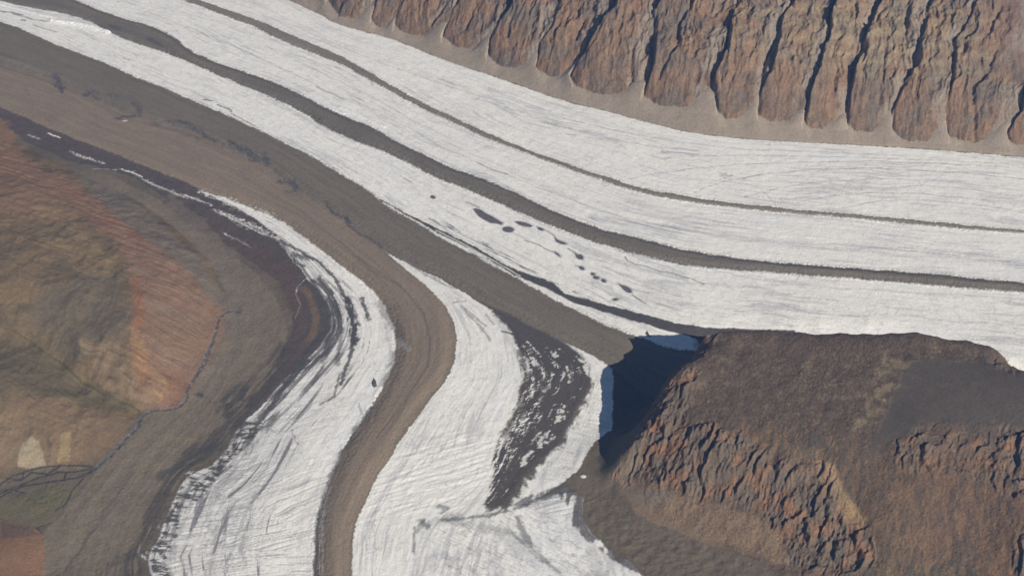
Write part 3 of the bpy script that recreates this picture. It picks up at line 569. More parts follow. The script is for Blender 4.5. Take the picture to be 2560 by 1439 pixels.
# dark stain zones close to the ice
area([(700,850),(740,880),(690,960),(620,1040),(580,1090),(540,1150),(460,1180),(430,1230),(400,1300),(345,1390),(360,1500),(290,1500),(310,1400),(350,1330),(370,1260),(420,1190),(470,1110),(560,1060),(560,990),(640,930),(680,880)], (0.085,0.075,0.068), 0.8, 18, 1.5, 16, cov=0.12, deb=False, field=fo)
for p, w_, k in (([(560,1110),(500,1130),(440,1170),(400,1190)],14,.7),([(600,960),(560,1000),(575,1040)],12,.6),([(610,975),(605,1000)],6,.8),([(495,985),(505,992)],7,.8),([(550,1015),(545,1030)],6,.6),([(595,770),(600,762),(592,780)],7,1),([(200,1380),(260,1280),(330,1180)],5,.3),([(150,1439),(230,1330),(300,1250)],4,.3),([(350,1380),(290,1400),(250,1439)],12,.45),([(480,1240),(400,1235),(350,1260)],8,.3),([(520,780),(640,800),(700,860)],0,0)):
    if w_: stroke(p, w_*2, (0.07,0.068,0.066), k, 0.8, 1.6, deb=False, nz=1.6)
stroke([(395,1092),(440,1095),(490,1100)], 16, (0.29,0.225,0.15), 0.45, 0.9, 1.4, deb=False, nz=1.5)
area([(560,620),(600,660),(650,690),(690,740),(700,800),(640,830),(620,760),(590,700),(550,660)], (0.20,0.165,0.135), 0.5, 20, 1.5, 16, cov=0.0, deb=False)

# ---- left mountain
slp = fbm((X*0.48+Y+60*n1)/34, (X-0.48*Y)/330, 5, 231, 0.6)
rib = fbm((X*0.48+Y+80*n1)/75, (X-0.48*Y)/700, 3, 233, 0.5, ridge=True)       # streaks running down to the right
LM = [(-600,250),(0,292),(35,343),(70,375),(130,400),(200,438),(300,490),(400,545),(470,602),(530,668),(552,735),(543,795),(522,880),(490,945),(440,1010),(350,1027),(240,1165),(180,1155),(100,1160),(0,1200),(-600,1240)]
s, m = area(LM, (0.172,0.128,0.084), 1.0, 6, 0.8, 4, deb=False)
lm = m > 0.5; LMs = s; LMm = m
def tint(pp, col, k, soft=30, nz=12, warp=1.5, cov=None, field=None):
    s, d = wpoly(pp, soft*2+120, warp); mm = ss(-1.3*soft, 1.3*soft, d+n2[s]*nz*1.5+n1[s]*soft*1.3+slp[s]*soft*0.9)*k
    if cov is not None: mm = mm*ss(-0.3, 0.3, (slp if field is None else field)[s]+cov)
    C[s] = mix(C[s], np.asarray(col, f32)*(1+0.14*n3[s]+0.16*n2[s])[..., None], mm[..., None])
hs = fbm(X/260+0.5*slp, Y/220, 4, 551, 0.6); hv = fbm(X/90, Y/90+0.6*slp, 4, 553, 0.65)
s, m_ = LMs, LMm
def lmix(col, f):
    C[s] = mix(C[s], np.asarray(col, f32)*(1+0.14*n3[s]+0.16*n2[s])[..., None], np.clip(f*m_, 0, 1)[..., None])
lmix((0.235,0.165,0.095), ss(-0.15, 0.45, hs[s])*0.75)
lmix((0.215,0.130,0.083), ss(0.05, 0.5, hv[s]-0.3*hs[s])*0.6)
lmix((0.118,0.100,0.073), ss(0.0, 0.45, -hs[s]+0.3*hv[s])*0.65)
RED = [(-300,250),(0,300),(60,400),(200,470),(300,540),(400,620),(500,700),(552,770),(540,860),(500,940),(440,1015),(370,1025),(345,950),(330,860),(345,760),(330,680),(290,600),(200,520),(100,460),(-300,400)]
tint(RED, (0.265,0.162,0.115), 0.85, 55, nz=40)
tint(RED, (0.300,0.150,0.100), 0.7, 45, nz=40, cov=-0.02)
tint([(430,480),(600,640),(640,760),(600,850),(560,830),(560,720),(500,620),(400,520)], (0.19,0.158,0.13), 0.6, 14, nz=14)
tint([(0,300),(60,400),(200,470),(250,520),(180,560),(60,560),(-100,480)], (0.265,0.165,0.11), 0.7, 40, nz=40)
tint([(310,600),(420,640),(520,740),(530,830),(430,800),(340,740)], (0.235,0.190,0.150), 0.65, 30, cov=-0.05)
tint([(180,420),(300,480),(400,560),(500,650),(560,740),(545,775),(480,690),(380,610),(300,550),(220,480)], (0.195,0.165,0.14), 0.8, 14, nz=10)
tint([(345,730),(440,770),(530,850),(490,940),(400,930),(350,860)], (0.225,0.180,0.140), 0.6, 20, cov=0.0)
tint([(320,700),(345,690),(362,760),(352,850),(380,940),(350,990),(325,900),(335,790)], (0.285,0.138,0.078), 0.75, 12, nz=6)
tint([(325,810),(350,830),(375,900),(425,970),(400,1000),(360,960),(335,900)], (0.40,0.275,0.15), 0.7, 10, cov=0.05)
tint([(60,480),(160,500),(260,620),(310,700),(230,720),(150,640),(90,580)], (0.285,0.205,0.120), 0.65, 40, cov=0.05, field=hv)
tint([(100,720),(200,690),(300,690),(325,790),(300,850),(200,890),(80,820)], (0.145,0.124,0.100), 0.6, 50, nz=50)
tint([(200,850),(320,860),(345,930),(400,1010),(350,1025),(250,970)], (0.285,0.205,0.135), 0.8, 22, cov=0.15)
tint([(0,1000),(150,990),(330,1040),(300,1100),(230,1160),(60,1160),(-100,1200),(-200,1100)], (0.240,0.168,0.112), 0.8, 35, nz=30)
tint([(-200,830),(0,850),(80,870),(160,930),(250,990),(200,1000),(100,990),(0,985),(-200,980)], (0.140,0.116,0.078), 0.85, 20, cov=0.15)
tint([(140,965),(250,995),(330,1030),(200,1015)], (0.130,0.115,0.070), 0.6, 14)
redm = np.zeros(X.shape, f32); sR, dR = wpoly(RED, 80, 1); redm[sR] = ss(-30, 60, dR)
GRN = (0.085,0.095,0.045)
stroke([(0,820),(40,832),(75,855),(110,885),(150,905),(180,935),(220,965),(260,985),(310,1010),(348,1026)], 7, GRN, 0.75, 0.8, 1.2, deb=False, taper=[.2,.5,.8,1,1,1.2,1])
area([(80,1092),(95,1100),(110,1140),(116,1165),(60,1170),(46,1165),(45,1130),(60,1100)], (0.37,0.31,0.22), 0.85, 7, 1.0, 4, deb=False)
area([(62,1140),(75,1145),(78,1165),(55,1166)], (0.36,0.27,0.20), 0.6, 5, 0.8, 2, deb=False)
area([(150,1085),(178,1082),(180,1100),(172,1152),(145,1155),(150,1120)], (0.34,0.26,0.14), 0.8, 5, 1, 4, deb=False)
stroke([(118,1090),(128,1120),(120,1155)], 9, (0.14,0.115,0.085), 0.6, 0.8, 1, deb=False)
stroke([(0,1010),(20,1060),(35,1140)], 14, (0.22,0.175,0.10), 0.5, 0.8, 1, deb=False)
# braided outwash on the left and the olive ground below it
area([(-200,1265),(0,1205),(100,1178),(240,1168),(215,1195),(150,1240),(60,1270),(-200,1300)], (0.155,0.125,0.098), 0.9, 8, 1, 6, deb=False)
area([(-200,1290),(60,1240),(160,1210),(200,1210),(165,1260),(130,1300),(100,1320),(50,1310),(-200,1330)], (0.175,0.150,0.095), 0.8, 10, 1, 6, deb=False)
area([(40,1230),(140,1215),(170,1230),(160,1260),(90,1268),(50,1265)], (0.105,0.105,0.055), 0.6, 14, 1.5, 14, cov=0.0, deb=False, field=tex)
area([(-200,1290),(0,1298),(60,1312),(108,1330),(112,1390),(100,1500),(-200,1600)], (0.255,0.148,0.092), 0.95, 5, 0.8, 4, deb=False)
tint([(0,1298),(60,1312),(100,1335),(0,1345)], (0.12,0.095,0.08), 0.7, 10)
BRAID = [[(240,1168),(200,1162),(140,1163),(80,1172),(30,1190),(0,1212),(-60,1240)],[(240,1170),(190,1178),(150,1180),(90,1195),(40,1215),(0,1232),(-60,1260)],[(150,1164),(120,1185),(80,1180),(50,1200),(20,1195)],[(230,1175),(200,1192),(120,1205),(60,1212),(20,1230),(0,1242)],[(60,1178),(55,1195),(20,1205)],[(165,1180),(160,1200),(120,1203)],[(228,1178),(200,1205),(180,1225),(168,1258),(140,1275)],[(0,1225),(30,1222),(60,1230)],[(110,1312),(92,1320),(105,1333)]]
RIVER = np.zeros(X.shape, f32)
for i, p in enumerate(BRAID):
    s, m = stroke(p, 4.5 if i < 4 else 3, (0.055,0.050,0.052), 0.9, 0.6, 0.8, deb=False, nz=0.8)
    if i < 4: RIVER[s] = np.maximum(RIVER[s], m*0.9)
# the melt stream along the mountain's foot
STREAM = [(592,775),(570,778),(548,790),(540,810),(537,840),(528,870),(512,900),(500,925),(485,945),(470,970),(462,1000),(445,1018),(415,1022),(375,1027),(357,1040),(345,1060),(325,1085),(300,1110),(275,1140),(250,1160),(235,1172)]
s, m = stroke(STREAM, 7, (0.105,0.105,0.115), 0.9, 0.6, 2.2, deb=False, taper=[.7,.8,1.0,1.2,1.3,1.0,.8,1.1,1.1,1.0,1.2], nz=0.8)
C[s] = mix(C[s], np.array((0.36,0.35,0.35), f32), (m*ss(0.25, 0.45, fx1[s]+fy1[s]*0.5)*0.55)[..., None])
C[s] = mix(C[s], np.array((0.05,0.055,0.075), f32), (m*ss(0.1, 0.35, -fx1[s])*0.8)[..., None])
RIVER[s] = np.maximum(RIVER[s], m); Z[s] -= 3*m
white([(767,693),(745,715),(738,735),(752,760),(745,775),(738,800)], 3.2, 0.85)
white([(713,620),(735,655),(757,672),(766,690)], 3.0, 0.8)
print('left', time.time()-T0)

# ---- the cliff at the far side
sc = ss(0, 6, dE+edgeN*4)
C = mix(C, np.array((0.335,0.270,0.220), f32)*(1+0.08*n1+0.07*n2+0.09*n3)[..., None], (sc*(1-ROCK))[..., None]).astype(f32)
yy = fbm(X/240, Y/200, 4, 241); str_ = fbm(X/30, Y/300, 4, 251)
elev = Z
rc = mix(np.array((0.235,0.148,0.100), f32), np.array((0.165,0.130,0.108), f32), ss(-0.3, 0.35, yy)[..., None])
rc = mix(rc, np.array((0.27,0.160,0.105), f32), (ss(0.05, 0.5, fbm(X/150, Y/120, 3, 261))*0.65)[..., None])
rc = mix(rc, np.array((0.33,0.235,0.155), f32), (ss(0.1, 0.55, str_+0.3*n2)*0.4)[..., None])
strata = np.sin((elev+0.12*X+25*n1)/11)*0.5+0.5
sreg = np.exp(-(((X-2650)/900)**2))*ss(280, 420, elev)*ss(720, 560, elev)
rc = mix(rc, np.array((0.38,0.30,0.19), f32), (sreg*(0.15+0.40*strata))[..., None])
rc = mix(rc, np.array((0.105, 0.100, 0.095), f32), (ss(0.1, 0.5, fbm(X/40, Y/90, 4, 255, 0.65))*0.6)[..., None])
rc = rc*(0.98+0.24*n3+0.16*n2)[..., None]
mau = ss(3300, 3800, X)*ss(330, 480, elev)
rc = mix(rc, np.array((0.215,0.135,0.105), f32)*(1+0.1*n3)[..., None], (mau*0.9)[..., None])
# pale scree chutes running down behind each crest
chute = ss(0.66, 0.84, TT+0.12*n2+0.1*n3)*ss(-0.25, 0.25, fbm(X/170, Y/200, 2, 271)+0.12)*ROCK
rc = mix(rc, np.array((0.30,0.245,0.205), f32), (chute*0.75)[..., None])
C = mix(C, rc, (ROCK)[..., None]).astype(f32)
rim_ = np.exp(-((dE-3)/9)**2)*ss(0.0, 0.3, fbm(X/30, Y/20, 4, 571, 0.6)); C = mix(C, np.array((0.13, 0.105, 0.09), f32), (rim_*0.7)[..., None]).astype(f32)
bld = ss(0.33, 0.5, fbm(X/9, Y/12, 2, 573))*ss(0, 20, dE)*(1-ROCK); C = mix(C, np.array((0.46, 0.41, 0.36), f32), (bld*0.5)[..., None]).astype(f32)
print('cliffcol', time.time()-T0)

# ---- the mesa, its crags and the ground before it
MESA = [(1764,838),(1850,824),(1995,826),(2100,830),(2230,830),(2290,826),(2340,838),(2420,848),(2480,868),(2515,893),(2530,916),(2620,920),(2900,930),(2900,1800),(1750,1800),(1640,1460),(1603,1439),(1563,1385),(1500,1352),(1456,1285),(1456,1235),(1480,1205),(1500,1195)]
Pm = at(MESA[13:]); mesaM = None
mesa_reg = ss(3, 12, Z)*(X > 800)*(dE < 0)*(sM3t < 0)
bz = [(1413,1202),(1450,1172),(1470,1136),(1484,1105),(1505,1092),(1538,1075),(1560,1062),(1590,1010),(1640,1000),(1800,1000),(2900,1000),(2900,1900),(1800,1900),(1680,1500),(1603,1439),(1563,1385),(1500,1352),(1480,1330),(1456,1285),(1458,1240),(1440,1226)]
s, m = area(bz, (0.160,0.128,0.096), 1.0, 4, 0.8, 3)
big = ss(22, 40, Z)*(X > 700)*(dE < 0)
msk = (X > 700)*(dE < 0)
fleck = fbm(X/13, Y/20, 4, 601, 0.75)
rockc = np.array((0.126,0.090,0.068), f32)*(1+0.22*n2+0.35*fleck+0.12*n1)[..., None]
rockc = mix(rockc, np.array((0.085,0.078,0.075), f32), (ss(0.05, 0.4, fbm(X/30, Y/40, 4, 603, 0.7))*0.5)[..., None])
rockc = mix(rockc, np.array((0.33,0.225,0.14), f32), (ss(0.22, 0.5, fleck+0.3*n1)*0.5)[..., None])
rockc = mix(rockc, np.array((0.24,0.18,0.125), f32), (ss(0.1, 0.5, n2+0.4*n3)*0.35)[..., None])
C = mix(C, rockc, (big*msk)[..., None]).astype(f32); ICEM *= (1-big*msk)
# smooth dark upland at the right
tint([(2262,903),(2330,898),(2440,905),(2560,925),(2900,930),(2900,1130),(2560,1090),(2430,1060),(2340,1062),(2260,1090),(2170,1160),(2130,1180),(2190,1080),(2230,1000)], (0.108,0.088,0.074), 0.95, 12, nz=8)
tint([(2210,880),(2290,900),(2240,960),(2200,1040),(2130,1090),(2160,1000)], (0.30,0.225,0.145), 0.5, 16, cov=0.05, field=n2)
tint([(1920,1090),(2030,1130),(2150,1290),(2250,1439),(2300,1500),(2200,1500),(2080,1400),(2090,1250)], (0.205,0.165,0.105), 0.8, 26, nz=16)
tint([(2035,1150),(2060,1150),(2100,1220),(2150,1280),(2160,1310),(2110,1300),(2085,1250),(2060,1200)], (0.40,0.265,0.145), 0.9, 10, nz=8)
tint([(2060,1300),(2110,1310),(2100,1439),(2060,1450)], (0.30,0.215,0.135), 0.6, 10, nz=8)
tint([(2240,1110),(2560,1110),(2700,1300),(2560,1400),(2300,1400),(2230,1250)], (0.185,0.105,0.072), 0.8, 30, nz=20)
tint([(2230,1230),(2330,1230),(2330,1380),(2240,1380)], (0.26,0.175,0.11), 0.5, 20, cov=0.0, field=n3)
tint([(2560,1200),(2540,1280),(2510,1360),(2450,1439),(2520,1470),(2600,1300)], (0.31,0.165,0.10), 0.85, 12, nz=8)
tint([(2400,1050),(2560,1060),(2580,1130),(2540,1180),(2500,1130),(2420,1100)], (0.12,0.10,0.085), 0.5, 14)
tint([(2290,1420),(2340,1405),(2420,1405),(2460,1430),(2500,1500),(2200,1500)], (0.085,0.080,0.068), 0.9, 8)
frn = np.zeros(X.shape, f32); sF, dF_ = wpoly([(1500,1210),(1600,1150),(1720,1090),(1900,1050),(2060,1060),(2180,1130),(2230,1110),(2330,1100),(2560,1140),(3000,1150),(3000,1700),(1500,1700)], 140, 1.5); frn[sF] = ss(-60, 90, dF_+60*n1[sF]+40*n2[sF]); frn = frn*ss(10, 60, Z)*(X > 700)*(dE < 0)
stk = fbm((X-0.15*Y+60*n1+14*n2)/34, (Y+60*n1)/130, 5, 611, 0.62)
wc = mix(np.array((0.180,0.118,0.076), f32), np.array((0.105,0.085,0.070), f32), ss(-0.15, 0.3, stk+0.4*n1)[..., None])
wc = mix(wc, np.array((0.275,0.165,0.095), f32), (ss(0.1, 0.45, -stk+0.3*n1)*0.65)[..., None])
C = mix(C, wc*(1+0.2*n3+0.2*fleck)[..., None], (frn*0.7)[..., None]).astype(f32)
Z += frn*stk*4.5
tint([(2040,1150),(2075,1160),(2110,1220),(2165,1300),(2110,1310),(2080,1250),(2055,1200)], (0.40,0.265,0.145), 0.8, 12, nz=10)
# scree below the crags
tint([(1540,1200),(1600,1190),(1660,1215),(1720,1240),(1800,1260),(1900,1290),(1960,1340),(1990,1420),(1900,1395),(1800,1362),(1700,1330),(1627,1300),(1590,1280)], (0.250,0.172,0.118), 0.85, 16, nz=16)
tint([(1560,1215),(1640,1225),(1700,1235),(1640,1270),(1590,1262)], (0.20,0.17,0.14), 0.6, 12, nz=8)
tint([(1600,1290),(1700,1335),(1800,1365),(1900,1400),(1950,1439),(1850,1439),(1750,1390),(1650,1340),(1580,1290)], (0.165,0.130,0.105), 0.6, 12, nz=8)
stroke([(1590,1270),(1615,1290),(1627,1300),(1680,1320),(1740,1345),(1800,1365),(1880,1385)], 4, (0.27,0.19,0.13), 0.4, 0.8, 1, deb=False)
# crags: steep-sided red rock ribs
CRZ = np.zeros(X.shape, f32)
for pp, k in (([(1525,1190),(1560,1160),(1600,1090),(1630,1010),(1660,970),(1700,940),(1735,915),(1745,925),(1720,1000),(1720,1060),(1790,1060),(1850,1100),(1900,1130),(1960,1150),(1990,1200),(1960,1270),(1880,1270),(1800,1250),(1720,1245),(1660,1215),(1600,1200),(1560,1205)], 1.0),
               ([(1700,1060),(1790,1055),(1870,1085),(1960,1130),(2060,1150),(2040,1190),(1980,1180),(1880,1130),(1780,1090),(1700,1100)], .55), ([(2240,1120),(2330,1090),(2440,1100),(2560,1150),(2560,1260),(2440,1200),(2330,1180),(2240,1180)], .45), ([(1900,1130),(1960,1150),(2060,1160),(2090,1220),(2110,1300),(2160,1310),(2200,1400),(2170,1430),(2060,1430),(1990,1420),(1930,1330),(1900,1270)], 0.9),
               ([(2240,1110),(2290,1060),(2340,1065),(2340,1150),(2290,1180),(2240,1150)], .8), ([(2360,1090),(2400,1070),(2400,1130),(2370,1140)], .8), ([(2430,1090),(2470,1080),(2470,1160),(2440,1150)], .8), ([(2490,1060),(2600,1080),(2620,1300),(2560,1240),(2520,1220),(2500,1150)], 1.0), ([(2540,1310),(2600,1300),(2600,1439),(2530,1439),(2540,1370)], .8),
               ([(2480,880),(2520,900),(2530,930),(2470,905)], .5), ([(1745,838),(1790,838),(1770,860),(1750,900),(1735,900)], 0.8)):
    s, d = wpoly(pp, 120, 1.5); CRZ[s] = np.maximum(CRZ[s], k*ss(-45, 45, d+n2[s]*40+n1[s]*50))
xr = X+0.45*Y                                           # ribs lean down to the left
s, _d = wpoly([(1450,830),(2700,830),(2700,1500),(1450,1500)], 100, 0)
xs, ys = X[s], Y[s]
wq = fbm(xs/170, ys/170, 3, 301)
lean = (xs-0.42*ys)/88+1.5*wq
fr = lean-np.floor(lean)
segn = noise(np.floor(lean)*3.7+0.5*n1[s], ys/110, 305)
saw = ss(0, 0.2, fr)*(1-np.clip((fr-0.2)/0.8, 0, 1))*ss(-0.25, 0.35, segn)
lean2 = (xs-0.35*ys)/34+1.6*fbm(xs/70, ys/80, 3, 311); fr2 = lean2-np.floor(lean2); saw2 = ss(0, 0.25, fr2)*(1-np.clip((fr2-0.25)/0.75, 0, 1))*ss(-0.2, 0.3, noise(np.floor(lean2)*3.1, ys/50, 308))
rg = fbm((xs-0.3*ys)/45, ys/85, 6, 321, 0.66, ridge=True)
crel = saw*28+saw2*9+rg*21+n3[s]*2.0-17
Z[s] += CRZ[s]*crel
cc = mix(np.array((0.165,0.125,0.098), f32), np.array((0.27,0.142,0.085), f32), ss(-0.25, 0.35, fbm(xs/110, ys/90, 3, 331)-0.08)[..., None]*0.9)
cc = mix(cc, np.array((0.12,0.108,0.098), f32), (ss(0.1, 0.4, fbm(xs/60, ys/110, 3, 335))*0.6)[..., None])
cc = cc*(1+0.25*n3[s]+0.2*n2[s])[..., None]
C[s] = mix(C[s], cc, (CRZ[s]*0.9*ss(-0.15, 0.35, saw*0.8+saw2*0.4+0.5*rg))[..., None])
# plateau pitting and ledges near its rim
plat = big*msk*(1-CRZ)
smoothup = np.zeros(X.shape, f32); s, d = wpoly([(2262,903),(2330,898),(2440,905),(2560,925),(2900,930),(2900,1130),(2560,1080),(2430,1050),(2340,1052),(2260,1080),(2170,1150),(2190,1080),(2230,1000)], 80, 1); smoothup[s] = ss(-15, 15, d)
Z += plat*(1-0.85*smoothup)*(fbm(X/70, Y/70, 4, 341, 0.6)*6+n3*2.2+fbm(X/150, Y/260, 2, 345, ridge=True)*4)
# left mountain texture relief
Z[LMs] += LMm*(slp[LMs]*3.5+rib[LMs]*(2+8*redm[LMs])+fbm(X[LMs]/230, Y[LMs]/330, 4, 591, 0.5, ridge=True)*15*(1-0.6*redm[LMs])+n1[LMs]*9+n2[LMs]*2.6+n3[LMs]*0.8)*ss(5, 40, Z[LMs])
lat2 = (1-ICEM)*(sM4l < 0)*(1-ss(10, 30, Z))*(sE1 < 0)
Z += lat2*(fo*1.8+n1*4+n2*1.8+n3*0.6)
# lateral hummock with the snow patch and bench
s, d = wpoly([(1456,1235),(1480,1205),(1560,1255),(1627,1300),(1800,1365),(1960,1439),(1640,1460),(1563,1385),(1500,1352),(1460,1290)], 80, 1); Z[s] += ss(-5, 30, d)*(n2[s]*6+fbm(X[s]/70, Y[s]/50, 4, 361)*4)
# ---- ice micro relief
Z += ICEM*(fbm(Q/18, A/110, 3, 371)*0.8+n2*1.7+n1*3.0+st1*1.0+fbm(X/11, Y/11, 2, 381)*0.55)-cz*ICEM*1.7
Z += (1-ICEM)*(1-ss(20, 60, Z))*(n3*0.9+fx1*0.7)+(1-ICEM)*(1-hill)*(sM4l > 0)*(sE1 < 0)*(stC*1.8+stD*0.8)
# crumbled ice ridges along the moraine margins
marg = np.exp(-(np.minimum(np.abs(bM1+8), np.abs(bM2+10))/14)**2)+np.exp(-((sM3t-10)/14)**2)*0.8+np.exp(-((sM4l+12)/16)**2)*0.8
Z += ICEM*np.clip(marg, 0, 1)*(fbm(X/17, Y/17, 3, 391, 0.6, ridge=True)*5)
# tall broken ice front at the upper left and along the middle moraine
for p, w_, h in (([(130,52),(200,62),(250,75),(270,82)],28,14),([(760,240),(800,262),(860,285)],12,7),([(850,268),(890,285),(960,318)],12,6),([(0,12),(80,32),(140,45)],10,6)):
    s, d, a = wline(p, 90, 1); mm = np.exp(-(d/w_)**2); Z[s] += mm*h*(0.6+0.8*fbm(X[s]/22, Y[s]/22, 3, 401, ridge=True)); C[s] = mix(C[s], np.array((0.84,0.83,0.80), f32), (mm*ICEM[s])[..., None])
C = mix(C, C*np.array((1.06,1.05,1.03), f32), 0*C)
# waves in the middle of the wedge stream
s, m = soft_region([(1000,1130),(1100,1080),(1230,1080),(1250,1160),(1150,1260),(960,1290),(900,1330),(920,1240)], 60)
an = math.radians(22); yr = -X[s]*math.sin(an)+Y[s]*math.cos(an); xr = X[s]*math.cos(an)+Y[s]*math.sin(an)
Z[s] += m*ICEM[s]*(fbm(xr/150, yr/24, 4, 411, 0.6)*4)
C *= mix(np.array((0.955, 0.965, 0.885), f32), np.array((1.0, 1.0, 0.965), f32), np.clip(ICEM, 0, 1)[..., None])
C[LMs] *= 1-0.08*LMm[..., None]*np.array((1.0, 1.15, 1.3), f32)
C = np.clip(C, 0.015, 0.91)
print('relief', time.time()-T0)

# ------------------------------------------------------------------ ponds: hollows in the ice, a water sheet in each
def ell(cx, cy, a, b, r=0.25, n=20):
    t = np.linspace(0, 2*np.pi, n, endpoint=False); return [(cx+a*math.cos(q)*math.cos(r)-b*math.sin(q)*math.sin(r), cy+a*math.cos(q)*math.sin(r)+b*math.sin(q)*math.cos(r)) for q in t]
PONDS = [
 ([(1182,521),(1192,520),(1203,524),(1215,533),(1229,539),(1240,546),(1257,556),(1253,561),(1240,557),(1226,556),(1212,549),(1197,540),(1190,531)], 'longest dark meltwater pond, a winding grey pool on the white ice'),
 (ell(1270,573,14,7,0.1), 'oval dark pond just below the tail of the longest pond'),
 ([(1286,553),(1300,553),(1315,556),(1332,564),(1325,567),(1310,565),(1297,561)], 'spindle shaped dark pond nearest to the middle moraine'),
 (ell(1351,571,8,3.2,0.4), 'tiny narrow pond on the channel right of the spindle shaped pond'),
 ([(1385,588),(1391,597),(1402,601),(1417,607),(1413,610),(1400,608),(1389,602)], 'hooked dark pond at the lower end of a thin melt channel'),
 ([(1437,632),(1444,635),(1452,635),(1459,642),(1457,648),(1448,647),(1441,643)], 'rounded dark pond with a pointed tail, alone on bare white ice'),
 (ell(1454,669,7,4,0.5), 'small ragged pond below the rounded pond with a tail'),
 (ell(1482,684,5.5,3.6,0.2), 'upper small round pond of a close pair'),
 (ell(1490,693,8,4,0.2), 'lower wider pond of a close pair'),
 (ell(1509,701,6.5,4,0.5), 'small oval pond between the close pair and the drop shaped pond'),
 ([(1545,707),(1553,711),(1562,713),(1573,718),(1580,727),(1577,731),(1566,729),(1558,722)], 'drop shaped dark pond nearest to the flat topped mountain'),
 (ell(1538,747,7,3,-0.1), 'faint small pond below the drop shaped pond'),
 (ell(1082,492,6,4,0.3), 'lone small dark pond far upstream on the ice, above a dark debris stripe'),
 ([(1385,627),(1392,630),(1398,635),(1402,641),(1395,638),(1388,633)], 'sliver of a pond left of the rounded pond with a tail')]
pond_meshes = []
for pp, lab in PONDS:
    P = at(pp); s = window(P, 50); d = poly_sdf(X[s], Y[s], P); inside = d > 0
    if inside.sum() < 2: lev = float(Z[s].mean())
    else: lev = float(np.percentile(Z[s][inside], 30))
    m = ss(-16, -3, d); Z[s] = mix(Z[s], lev-0.6+ss(3, -16, d)*0.6+n3[s]*0.3*(d < -6), m); 
    inn = ss(-2, 3, d); Z[s] -= inn*2.5; C[s] = mix(C[s], np.array((0.25,0.26,0.28), f32), (m*0.5)[..., None])
    pond_meshes.append((P, lev-0.9, lab))
SNOW = (ell(1458,1190,9.5,5,0.1), )
# ------------------------------------------------------------------ materials
def material(name, grain, bump, gscale, rough=0.9, ice=False):
    m = bpy.data.materials.new(name); m.use_nodes = True; t = m.node_tree; N = t.nodes; L = t.links
    b = N['Principled BSDF']; b.inputs['Roughness'].default_value = rough
    b.inputs['Specular IOR Level'].default_value = 0.15
    col = N.new('ShaderNodeAttribute'); col.attribute_name = 'ground_tint'
    geo = N.new('ShaderNodeNewGeometry')
    nz = N.new('ShaderNodeTexNoise'); nz.inputs['Scale'].default_value = gscale; nz.inputs['Detail'].default_value = 6; nz.inputs['Roughness'].default_value = 0.7
    L.new(geo.outputs['Position'], nz.inputs['Vector'])
    mr = N.new('ShaderNodeMapRange'); mr.inputs['From Min'].default_value = 0.25; mr.inputs['From Max'].default_value = 0.75; mr.inputs['To Min'].default_value = 1-grain; mr.inputs['To Max'].default_value = 1+grain
    L.new(nz.outputs['Fac'], mr.inputs['Value'])
    mul = N.new('ShaderNodeVectorMath'); mul.operation = 'SCALE'
    L.new(col.outputs['Color'], mul.inputs[0]); L.new(mr.outputs['Result'], mul.inputs['Scale'])
    out = mul.outputs[0]
    hsum = nz.outputs['Fac']
    if ice:
        fl_ = N.new('ShaderNodeAttribute'); fl_.attribute_name = 'flow'
        mp = N.new('ShaderNodeMapping'); mp.inputs['Scale'].default_value = (1/7.0, 1/90.0, 1)
        L.new(fl_.outputs['Vector'], mp.inputs['Vector'])
        n2_ = N.new('ShaderNodeTexNoise'); n2_.inputs['Scale'].default_value = 1; n2_.inputs['Detail'].default_value = 4; L.new(mp.outputs[0], n2_.inputs['Vector'])
        r2 = N.new('ShaderNodeMapRange'); r2.inputs['From Min'].default_value = 0.28; r2.inputs['From Max'].default_value = 0.48; r2.inputs['To Min'].default_value = 0.87; r2.inputs['To Max'].default_value = 1.0
        L.new(n2_.outputs['Fac'], r2.inputs['Value'])
        m2_ = N.new('ShaderNodeVectorMath'); m2_.operation = 'SCALE'; L.new(out, m2_.inputs[0]); L.new(r2.outputs['Result'], m2_.inputs['Scale']); out = m2_.outputs[0]
        # thin cracks
        mp2 = N.new('ShaderNodeMapping'); mp2.inputs['Scale'].default_value = (1/60.0, 1/110.0, 1); L.new(fl_.outputs['Vector'], mp2.inputs['Vector'])
        vo = N.new('ShaderNodeTexVoronoi'); vo.feature = 'DISTANCE_TO_EDGE'; vo.inputs['Scale'].default_value = 1; 
        ad = N.new('ShaderNodeVectorMath'); ad.operation = 'ADD'; L.new(mp2.outputs[0], ad.inputs[0])
        n3_ = N.new('ShaderNodeTexNoise'); n3_.inputs['Scale'].default_value = 0.02; n3_.inputs['Detail'].default_value = 4; L.new(geo.outputs['Position'], n3_.inputs['Vector'])
        L.new(n3_.outputs['Color'], ad.inputs[1]); L.new(ad.outputs[0], vo.inputs['Vector'])
        r3 = N.new('ShaderNodeMapRange'); r3.inputs['From Min'].default_value = 0.0; r3.inputs['From Max'].default_value = 0.035; r3.inputs['To Min'].default_value = 0.78; r3.inputs['To Max'].default_value = 1.0
        L.new(vo.outputs['Distance'], r3.inputs['Value'])
        m3_ = N.new('ShaderNodeVectorMath'); m3_.operation = 'SCALE'; L.new(out, m3_.inputs[0]); L.new(r3.outputs['Result'], m3_.inputs['Scale']); out = m3_.outputs[0]
    L.new(out, b.inputs['Base Color'])
    bp = N.new('ShaderNodeBump'); bp.inputs['Strength'].default_value = 1.0; bp.inputs['Distance'].default_value = bump
    L.new(hsum, bp.inputs['Height']); L.new(bp.outputs[0], b.inputs['Normal'])
    return m
